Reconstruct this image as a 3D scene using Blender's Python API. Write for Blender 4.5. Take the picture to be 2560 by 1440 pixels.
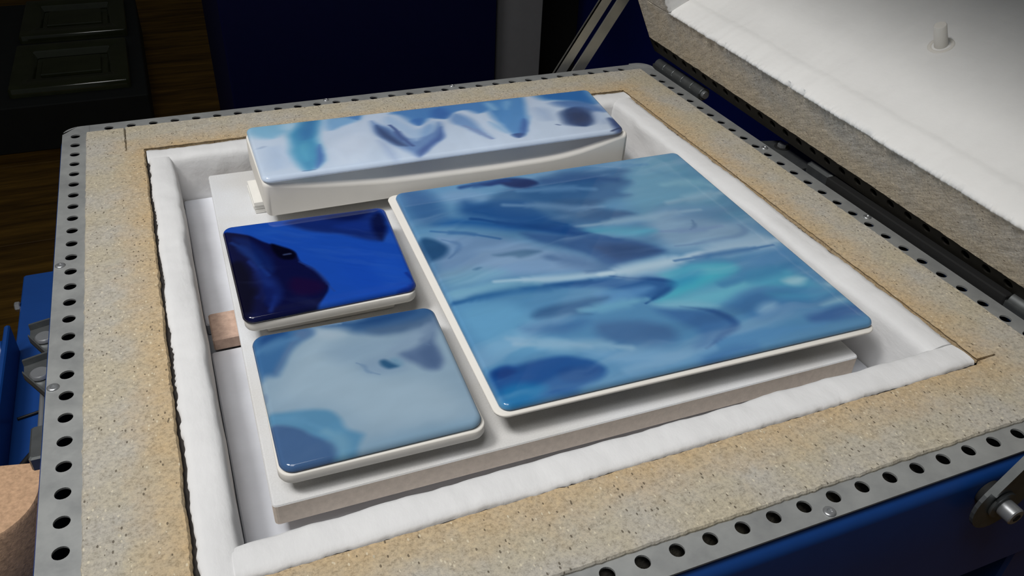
import bpy, bmesh, math, random
import numpy as np
from mathutils import Vector, Matrix

for ob in list(bpy.data.objects):
    bpy.data.objects.remove(ob, do_unlink=True)
SC = bpy.context.scene
COL = SC.collection
Z0 = 0.86          # height of the kiln rim above the workshop floor; coordinates below count from the rim

# ------------------------------------------------------------------ camera
cam = bpy.data.cameras.new('camera')
cam.sensor_width = 36.0
cam.lens = 29.0914
cam.clip_start = 0.01
camo = bpy.data.objects.new('camera', cam)
COL.objects.link(camo)
_R = ((0.92405223, -0.38014113, 0.04025174), (-0.18814776, -0.5439415, -0.81775795), (0.33275802, 0.74807778, -0.57415305))
camo.matrix_world = Matrix(((_R[0][0], -_R[1][0], -_R[2][0], 0.08054568),
                            (_R[0][1], -_R[1][1], -_R[2][1], -1.03333673),
                            (_R[0][2], -_R[1][2], -_R[2][2], 0.43333113 + Z0),
                            (0, 0, 0, 1)))
SC.camera = camo

# ------------------------------------------------------------------ world, lamps, exposure
world = bpy.data.worlds.new('world')
SC.world = world
world.use_nodes = True
bg = world.node_tree.nodes['Background']
bg.inputs[0].default_value = (0.86, 0.93, 1.0, 1)
bg.inputs[1].default_value = 0.07

def area_lamp(name, loc, target, sx, sy, power, color, spread=180):
    l = bpy.data.lights.new(name, 'AREA')
    l.shape = 'RECTANGLE'
    l.size = sx
    l.size_y = sy
    l.energy = power
    l.color = color
    l.spread = math.radians(spread)
    o = bpy.data.objects.new(name, l)
    COL.objects.link(o)
    o.location = (loc[0], loc[1], loc[2] + Z0)
    d = Vector(target) - Vector(loc)
    o.rotation_euler = d.to_track_quat('-Z', 'Y').to_euler()
    return o

area_lamp('work_lamp', (-0.95, -0.62, 2.15), (0.38, -0.38, 0.05), 0.60, 0.60, 5.6, (1.0, 0.985, 0.965), 60)
area_lamp('ceiling_lamp', (-0.20, -1.00, 1.65), (0.20, -0.40, 0.0), 0.60, 0.80, 6.0, (1.0, 0.99, 0.98), 120)

SC.view_settings.view_transform = 'Standard'
SC.view_settings.look = 'None'
SC.view_settings.gamma = 1.0
SC.view_settings.use_curve_mapping = False
SC.view_settings.exposure = -0.2

# ------------------------------------------------------------------ helpers
def lin(c):
    return tuple(((x / 255.0) / 12.92 if x / 255.0 <= 0.04045 else ((x / 255.0 + 0.055) / 1.055) ** 2.4) for x in c)

def empty(name, loc, label=None, cat=None, group=None):
    o = bpy.data.objects.new(name, None)
    COL.objects.link(o)
    o.location = (loc[0], loc[1], loc[2] + Z0)
    o.empty_display_size = 0.02
    o['org'] = list(loc)
    if label: o['label'] = label
    if cat: o['category'] = cat
    if group: o['group'] = group
    return o

def root_of(o):
    while o.parent is not None: o = o.parent
    return o

def mesh(name, V, F, m, parent=None, loc=None, smooth=False, label=None, cat=None, group=None, kind=None, solid=0, auto=None, mids=None):
    """V in rim coordinates; a child is stored relative to the origin of its thing."""
    V = np.asarray(V, float)
    if parent is not None:
        org = np.array(root_of(parent)['org'])
    else:
        org = np.array(loc if loc is not None else [V[:, 0].mean(), V[:, 1].mean(), V[:, 2].min()])
    me = bpy.data.meshes.new(name)
    me.from_pydata((V - org).tolist(), [], [list(map(int, f)) for f in F])
    me.update()
    o = bpy.data.objects.new(name, me)
    COL.objects.link(o)
    for mm in (m if isinstance(m, (list, tuple)) else [m]):
        me.materials.append(mm)
    if mids is not None:
        me.polygons.foreach_set('material_index', list(mids))
    bm = bmesh.new(); bm.from_mesh(me)
    bmesh.ops.recalc_face_normals(bm, faces=bm.faces)
    bm.to_mesh(me); bm.free()
    if smooth:
        me.polygons.foreach_set('use_smooth', [True] * len(me.polygons))
        if auto:
            me.set_sharp_from_angle(angle=math.radians(auto))
    if parent is not None:
        o.parent = parent
    else:
        o.location = (org[0], org[1], org[2] + Z0)
        o['org'] = org.tolist()
    if label: o['label'] = label
    if cat: o['category'] = cat
    if group: o['group'] = group
    if kind: o['kind'] = kind
    if solid:
        s = o.modifiers.new('thickness', 'SOLIDIFY')
        s.thickness = solid
        s.offset = -1
    return o

class MB:
    """collects several shapes into one mesh"""
    def __init__(s): s.V = []; s.F = []
    def add(s, V, F):
        n = len(s.V)
        s.V += [tuple(map(float, v)) for v in V]
        s.F += [[i + n for i in f] for f in F]
        return s

def box(x0, x1, y0, y1, z0, z1, b=0.0):
    """box, chamfered when b > 0 (two-ring chamfer on every edge)"""
    if b <= 0:
        V = [(x, y, z) for x in (x0, x1) for y in (y0, y1) for z in (z0, z1)]
        return V, [(0, 1, 3, 2), (4, 6, 7, 5), (0, 4, 5, 1), (2, 3, 7, 6), (0, 2, 6, 4), (1, 5, 7, 3)]
    rings = []
    for z, i in ((z0, b), (z0 + b, 0), (z1 - b, 0), (z1, b)):
        a = [(x0 + i + b, y0 + i), (x1 - i - b, y0 + i), (x1 - i, y0 + i + b), (x1 - i, y1 - i - b),
             (x1 - i - b, y1 - i), (x0 + i + b, y1 - i), (x0 + i, y1 - i - b), (x0 + i, y0 + i + b)]
        rings.append([(p, q, z) for p, q in a])
    return rings_loft(rings)

def rings_loft(rings, closed=True, caps=True):
    m = len(rings[0])
    V = [p for r in rings for p in r]
    F = []
    for k in range(len(rings) - 1):
        for i in range(m if closed else m - 1):
            j = (i + 1) % m
            F.append((k * m + i, k * m + j, (k + 1) * m + j, (k + 1) * m + i))
    if caps:
        F.append(tuple(range(m))[::-1])
        F.append(tuple((len(rings) - 1) * m + i for i in range(m)))
    return V, F

def frame_map(O, ex, ey, ez):
    O, ex, ey, ez = (np.array(q, float) for q in (O, ex, ey, ez))
    return lambda V: [tuple(O + a * ex + b * ey + c * ez) for a, b, c in V]

def cyl(p0, p1, r0, r1=None, n=20, bev=0.0):
    p0, p1 = np.array(p0, float), np.array(p1, float)
    r1 = r0 if r1 is None else r1
    d = p1 - p0; L = np.linalg.norm(d); d /= L
    a = np.cross(d, [0, 0, 1.0]) if abs(d[2]) < 0.9 else np.cross(d, [1.0, 0, 0])
    a /= np.linalg.norm(a); b = np.cross(d, a)
    st = [(0, r0), (L, r1)] if bev <= 0 else [(0, r0 - bev), (bev, r0), (L - bev, r1), (L, r1 - bev)]
    rings = [[tuple(p0 + d * t + r * (math.cos(q) * a + math.sin(q) * b)) for q in np.linspace(0, 2 * math.pi, n, endpoint=False)] for t, r in st]
    return rings_loft(rings)

def rrect(hx, hy, r, n=6):
    P = []
    for cx, cy, a0 in ((hx - r, hy - r, 0), (-hx + r, hy - r, 90), (-hx + r, -hy + r, 180), (hx - r, -hy + r, 270)):
        for k in range(n + 1):
            a = math.radians(a0 + 90 * k / n)
            P.append((cx + r * math.cos(a), cy + r * math.sin(a)))
    return P

def ring_slab(c, yaw, hx, hy, r, prof, n=6):
    """rounded rectangle lofted through (inset, z) pairs"""
    cs, sn = math.cos(yaw), math.sin(yaw)
    rings = []
    for ins, z in prof:
        rings.append([(c[0] + cs * x - sn * y, c[1] + sn * x + cs * y, z) for x, y in rrect(hx - ins, hy - ins, max(r - ins, 0.0012), n)])
    return rings_loft(rings)

def wob(seed, freqs, amps):
    rg = np.random.RandomState(seed)
    ph = rg.rand(len(freqs), 8) * 6.283; fm = 0.6 + 0.8 * rg.rand(len(freqs), 8)
    def f(t):
        t = np.asarray(t, float); o = np.zeros_like(t)
        for k, (q, a) in enumerate(zip(freqs, amps)):
            for j in range(8):
                o = o + a * 0.20 * np.sin(t * q * 6.283 * fm[k, j] + ph[k, j])
        return o
    return f

def bar(fm, a0, a1, prof, N, seed=0, jit=None):
    """loft along the first axis of frame fm; prof(a) -> [(side, up, key)], jit maps key -> (side fn, up fn)"""
    rings = []
    for a in (np.linspace(a0, a1, N) if np.isscalar(N) else np.asarray(N)):
        ring = []
        for p in prof(a):
            s, u = p[0], p[1]
            if jit and len(p) > 2 and p[2] in jit:
                js, ju = jit[p[2]]
                s += float(js(a)); u += float(ju(a))
            ring.append((a, s, u))
        rings.append(fm(ring))
    return rings_loft(rings)

# ------------------------------------------------------------------ materials
def new_mat(name):
    m = bpy.data.materials.new(name); m.use_nodes = True
    nt = m.node_tree
    return m, nt, nt.nodes['Principled BSDF']

def N_(nt, t, **kw):
    n = nt.nodes.new(t)
    for k, v in kw.items(): setattr(n, k, v)
    return n

def coords(nt, scale=(1, 1, 1), rot=(0, 0, 0)):
    tc = N_(nt, 'ShaderNodeTexCoord'); mp = N_(nt, 'ShaderNodeMapping')
    mp.inputs['Scale'].default_value = scale; mp.inputs['Rotation'].default_value = rot
    nt.links.new(tc.outputs['Object'], mp.inputs['Vector'])
    return mp.outputs['Vector']

def noise(nt, vec, scale, detail=4, rough=0.6):
    n = N_(nt, 'ShaderNodeTexNoise'); n.inputs['Scale'].default_value = scale
    n.inputs['Detail'].default_value = detail; n.inputs['Roughness'].default_value = rough
    nt.links.new(vec, n.inputs['Vector'])
    return n.outputs['Fac']

def ramp(nt, fac, stops):
    r = N_(nt, 'ShaderNodeValToRGB')
    el = r.color_ramp.elements
    while len(el) < len(stops): el.new(0.5)
    for e, (p, c) in zip(el, stops):
        e.position = p; e.color = (c[0], c[1], c[2], 1) if len(c) == 3 else c
    nt.links.new(fac, r.inputs['Fac'])
    return r.outputs['Color']

def mix(nt, fac, a, b, mode='MIX'):
    n = N_(nt, 'ShaderNodeMix', data_type='RGBA', blend_type=mode)
    for sock, v in ((n.inputs[0], fac), (n.inputs[6], a), (n.inputs[7], b)):
        if isinstance(v, (int, float)): sock.default_value = v
        elif isinstance(v, tuple): sock.default_value = (v[0], v[1], v[2], 1)
        else: nt.links.new(v, sock)
    return n.outputs[2]

def bump(nt, bsdf, h, strength=0.3, dist=0.001):
    b = N_(nt, 'ShaderNodeBump'); b.inputs['Strength'].default_value = strength; b.inputs['Distance'].default_value = dist
    nt.links.new(h, b.inputs['Height']); nt.links.new(b.outputs['Normal'], bsdf.inputs['Normal'])

def simple(name, rgb, rough=0.5, metal=0.0, spec=0.5, var=0.06, vscale=60, bs=0.0, bd=0.0005, bscale=200, coat=0.0):
    m, nt, b = new_mat(name)
    c = lin(rgb); v = coords(nt)
    f = noise(nt, v, vscale, 5)
    nt.links.new(ramp(nt, f, [(0.3, tuple(x * (1 - var) for x in c)), (0.7, tuple(min(1, x * (1 + var)) for x in c))]), b.inputs['Base Color'])
    b.inputs['Roughness'].default_value = rough; b.inputs['Metallic'].default_value = metal
    b.inputs['Specular IOR Level'].default_value = spec
    b.inputs['Coat Weight'].default_value = coat
    if bs > 0: bump(nt, b, noise(nt, v, bscale, 6, 0.65), bs, bd)
    return m

def verm_mat(name, base, warm, grey, dark, saw=False):
    """pressed vermiculite: mineral speckle, flakes, heat-toasted patches"""
    m, nt, b = new_mat(name)
    v = coords(nt)
    big = noise(nt, v, 14, 3); mid = noise(nt, v, 55, 4); fine = noise(nt, v, 420, 3, 0.7)
    col = mix(nt, ramp(nt, big, [(0.40, (0, 0, 0)), (0.62, (1, 1, 1))]), lin(base), lin(grey))
    at = N_(nt, 'ShaderNodeAttribute', attribute_name='toast')
    ad = N_(nt, 'ShaderNodeMath', operation='MULTIPLY_ADD'); nt.links.new(at.outputs['Fac'], ad.inputs[0]); ad.inputs[1].default_value = 1.0
    sb = N_(nt, 'ShaderNodeMath', operation='SUBTRACT'); nt.links.new(mid, sb.inputs[0]); sb.inputs[1].default_value = 0.62
    nt.links.new(sb.outputs[0], ad.inputs[2])
    cl = N_(nt, 'ShaderNodeClamp'); nt.links.new(ad.outputs[0], cl.inputs[0])
    col = mix(nt, cl.outputs[0], col, lin(warm))
    col = mix(nt, 0.75, col, ramp(nt, fine, [(0.28, (0.50, 0.48, 0.44)), (0.5, (1, 1, 1)), (0.74, (1.34, 1.32, 1.24))]), 'MULTIPLY')
    vr = N_(nt, 'ShaderNodeTexVoronoi'); vr.inputs['Scale'].default_value = 520
    st = coords(nt, (1.0, 0.55, 1.0), (0, 0, 0.5)); nt.links.new(st, vr.inputs['Vector'])
    hu = N_(nt, 'ShaderNodeSeparateColor'); nt.links.new(vr.outputs['Color'], hu.inputs[0])
    pick = N_(nt, 'ShaderNodeMath', operation='GREATER_THAN'); nt.links.new(hu.outputs[0], pick.inputs[0]); pick.inputs[1].default_value = 0.95
    near = N_(nt, 'ShaderNodeMath', operation='LESS_THAN'); nt.links.new(vr.outputs['Distance'], near.inputs[0]); near.inputs[1].default_value = 0.36
    ml = N_(nt, 'ShaderNodeMath', operation='MULTIPLY'); nt.links.new(pick.outputs[0], ml.inputs[0]); nt.links.new(near.outputs[0], ml.inputs[1])
    m8 = N_(nt, 'ShaderNodeMath', operation='MULTIPLY'); nt.links.new(ml.outputs[0], m8.inputs[0]); m8.inputs[1].default_value = 0.75
    col = mix(nt, m8.outputs[0], col, lin(dark))
    pk2 = N_(nt, 'ShaderNodeMath', operation='LESS_THAN'); nt.links.new(hu.outputs[1], pk2.inputs[0]); pk2.inputs[1].default_value = 0.06
    ml2 = N_(nt, 'ShaderNodeMath', operation='MULTIPLY'); nt.links.new(pk2.outputs[0], ml2.inputs[0]); nt.links.new(near.outputs[0], ml2.inputs[1])
    m9 = N_(nt, 'ShaderNodeMath', operation='MULTIPLY'); nt.links.new(ml2.outputs[0], m9.inputs[0]); m9.inputs[1].default_value = 0.5
    col = mix(nt, m9.outputs[0], col, lin((232, 222, 196)))
    h = noise(nt, v, 320, 5, 0.7)
    if saw:
        atn = N_(nt, 'ShaderNodeAttribute', attribute_name='sawdir')
        wv = N_(nt, 'ShaderNodeTexNoise'); wv.inputs['Scale'].default_value = 150; wv.inputs['Detail'].default_value = 5; wv.inputs['Roughness'].default_value = 0.62
        nt.links.new(atn.outputs['Vector'], wv.inputs['Vector'])
        col = mix(nt, 0.55, col, ramp(nt, wv.outputs['Fac'], [(0.32, (0.62, 0.60, 0.58)), (0.5, (0.96, 0.96, 0.96)), (0.66, (1.22, 1.21, 1.2))]), 'MULTIPLY')
        pit = noise(nt, v, 70, 5, 0.75)
        col = mix(nt, ramp(nt, pit, [(0.63, (0, 0, 0)), (0.74, (0.8, 0.8, 0.8))]), col, lin(dark))
        mx = N_(nt, 'ShaderNodeMath', operation='MULTIPLY_ADD'); nt.links.new(wv.outputs['Fac'], mx.inputs[0]); mx.inputs[1].default_value = 2.6
        nt.links.new(h, mx.inputs[2]); h = mx.outputs[0]
    nt.links.new(col, b.inputs['Base Color'])
    b.inputs['Roughness'].default_value = 0.92; b.inputs['Specular IOR Level'].default_value = 0.25
    bump(nt, b, h, 0.55, 0.0012)
    return m

def fibre_mat(name, rgb, scale=90):
    m, nt, b = new_mat(name)
    v = coords(nt)
    c = lin(rgb)
    f = noise(nt, v, 18, 4)
    nt.links.new(ramp(nt, f, [(0.3, tuple(x * 0.95 for x in c)), (0.65, c)]), b.inputs['Base Color'])
    b.inputs['Roughness'].default_value = 0.95; b.inputs['Specular IOR Level'].default_value = 0.1
    st = coords(nt, (1, 0.45, 1))
    a = noise(nt, st, scale, 6, 0.6); bb = noise(nt, v, 30, 3)
    s = N_(nt, 'ShaderNodeMath', operation='ADD'); nt.links.new(a, s.inputs[0]); nt.links.new(bb, s.inputs[1])
    bump(nt, b, s.outputs[0], 0.35, 0.002)
    return m

M_fibre = fibre_mat('ceramic_fibre', (222, 222, 222))
M_lidfibre = fibre_mat('lid_fibre', (234, 233, 230), 60)
M_verm = verm_mat('vermiculite', (180, 171, 151), (190, 166, 130), (177, 172, 162), (76, 67, 55))
M_vermlid = verm_mat('scorched_vermiculite', (214, 204, 188), (216, 202, 178), (202, 198, 191), (104, 92, 80), True)
M_gapshade = simple('gap_shade', (42, 38, 36), 0.95, var=0.3)  # near-black colour that paints the shade inside the board gap
M_liner = simple('dark_void', (7, 7, 8), 0.9)
M_blue = simple('blue_paint', (18, 62, 128), 0.38, var=0.04)
M_bluebox = simple('blue_enamel', (4, 30, 116), 0.5, spec=0.25, var=0.05)
M_navy = simple('navy_enamel', (1, 3, 36), 0.6, spec=0.12, var=0.05)
M_black = simple('matt_black', (14, 14, 14), 0.75, var=0.2)
M_grey = simple('grey_laminate', (92, 92, 94), 0.6, var=0.05)
M_galv = simple('galvanised_steel', (118, 121, 121), 0.40, 0.8,
      var=0.12, vscale=90)
M_bolt = simple('zinc_bolt', (176, 178, 180), 0.30, 0.75)
M_alu = simple('brushed_aluminium', (178, 176, 166), 0.42, 0.75, var=0.12, vscale=25)
M_rubber = simple('black_seal', (16, 16, 16), 0.85, bs=0.4, bscale=500)
M_stonegrey = simple('rough_grey_steel', (70, 72, 74), 0.7, 0.3, var=0.2, vscale=300, bs=0.4, bscale=500)
M_mould = simple('bisque_ceramic', (224, 220, 212), 0.62, spec=0.3, var=0.02, vscale=30, bs=0.08, bscale=300)
M_post = simple('ceramic_post', (228, 226, 220), 0.7, spec=0.3, var=0.03)
M_board = simple('floor_fibreboard', (226, 229, 236), 0.85, spec=0.2, var=0.05, vscale=24, bs=0.2, bscale=120)
M_fbrick = simple('firebrick', (196, 160, 128), 0.92, spec=0.2, var=0.22, vscale=260, bs=0.6, bd=0.001, bscale=320)
M_pink = simple('soft_brick', (190, 164, 148), 0.92, spec=0.2, var=0.16, vscale=200, bs=0.5, bd=0.0008, bscale=320)
M_wall = simple('grey_plaster', (150, 148, 136), 0.85, spec=0.2, var=0.05, vscale=8)
M_cable = simple('black_cable', (10, 10, 11), 0.6)

def steel_mat():
    m, nt, b = new_mat('trim_steel')
    v = coords(nt)
    f = noise(nt, v, 30, 6, 0.7)
    col = ramp(nt, f, [(0.3, lin((156, 158, 158))), (0.7, lin((176, 178, 176)))])
    sm = ramp(nt, noise(nt, coords(nt, (1, 0.6, 1)), 16, 5, 0.7), [(0.66, (0, 0, 0)), (0.78, (0.55, 0.55, 0.55))])
    nt.links.new(mix(nt, sm, col, lin((190, 190, 188))), b.inputs['Base Color'])
    nt.links.new(ramp(nt, f, [(0.3, (0.48, 0.48, 0.48)), (0.7, (0.60, 0.60, 0.60))]), b.inputs['Roughness'])
    b.inputs['Metallic'].default_value = 0.55
    return m
M_steel = steel_mat()
M_shadesteel = simple('shaded_steel', (36, 33, 27), 0.7, 0.4, var=0.3, vscale=60)  # lid flange steel darkened: its shade and dirt put into the colour

def shelf_mat():
    m, nt, b = new_mat('kiln_wash')
    v = coords(nt)
    g = noise(nt, v, 700, 3, 0.7); w = noise(nt, v, 9, 3)
    col = mix(nt, ramp(nt, w, [(0.4, (0, 0, 0)), (0.65, (1, 1, 1))]), lin((206, 205, 203)), lin((216, 218, 221)))
    nt.links.new(mix(nt, 0.5, col, ramp(nt, g, [(0.3, (0.86, 0.85, 0.84)), (0.65, (1.04, 1.04, 1.04))]), 'MULTIPLY'), b.inputs['Base Color'])
    b.inputs['Roughness'].default_value = 0.9; b.inputs['Specular IOR Level'].default_value = 0.25
    bump(nt, b, g, 0.35, 0.0006)
    return m
M_shelf = shelf_mat()
M_shelfedge = simple('cordierite_edge', (214, 200, 186), 0.9, spec=0.2, var=0.08, vscale=200, bs=0.4, bscale=500)

def wood_mat():
    m, nt, b = new_mat('floor_wood')
    v = coords(nt, (1.0, 9.0, 1.0))
    f = noise(nt, v, 3.0, 7, 0.65); g = noise(nt, coords(nt, (2.0, 60.0, 1.0)), 2.0, 4)
    c = ramp(nt, f, [(0.30, lin((58, 38, 10))), (0.5, lin((106, 76, 24))), (0.72, lin((144, 106, 38)))])
    nt.links.new(mix(nt, 0.6, c, ramp(nt, g, [(0.3, (0.7, 0.7, 0.7)), (0.7, (1.15, 1.15, 1.15))]), 'MULTIPLY'), b.inputs['Base Color'])
    b.inputs['Roughness'].default_value = 0.5; b.inputs['Specular IOR Level'].default_value = 0.25
    return m
M_wood = wood_mat()

def glass_mat(name, trans, opal=0.0):
    m, nt, b = new_mat(name)
    at = N_(nt, 'ShaderNodeAttribute', attribute_name='pigment')
    nt.links.new(at.outputs['Color'], b.inputs['Base Color'])
    b.inputs['Roughness'].default_value = 0.06
    b.inputs['IOR'].default_value = 1.5
    b.inputs['Specular IOR Level'].default_value = 0.5
    tr = N_(nt, 'ShaderNodeBsdfTranslucent')
    nt.links.new(mix(nt, opal, at.outputs['Color'], (0.94, 0.93, 0.92)), tr.inputs['Color'])
    mx = N_(nt, 'ShaderNodeMixShader'); mx.inputs[0].default_value = trans      # opal glass lets some light through
    nt.links.new(b.outputs[0], mx.inputs[1]); nt.links.new(tr.outputs[0], mx.inputs[2])
    nt.links.new(mx.outputs[0], nt.nodes['Material Output'].inputs['Surface'])
    return m
M_glass = glass_mat('fused_glass', 0.14)
M_opal = glass_mat('white_opal_glass', 0.45, 0.70)
M_glaze = simple('dark_glaze', (58, 62, 38), 0.12, spec=0.7, var=0.25, vscale=14)
M_dullbox = simple('dark_cabinet', (26, 29, 26), 0.75, var=0.2, vscale=20)
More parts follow.
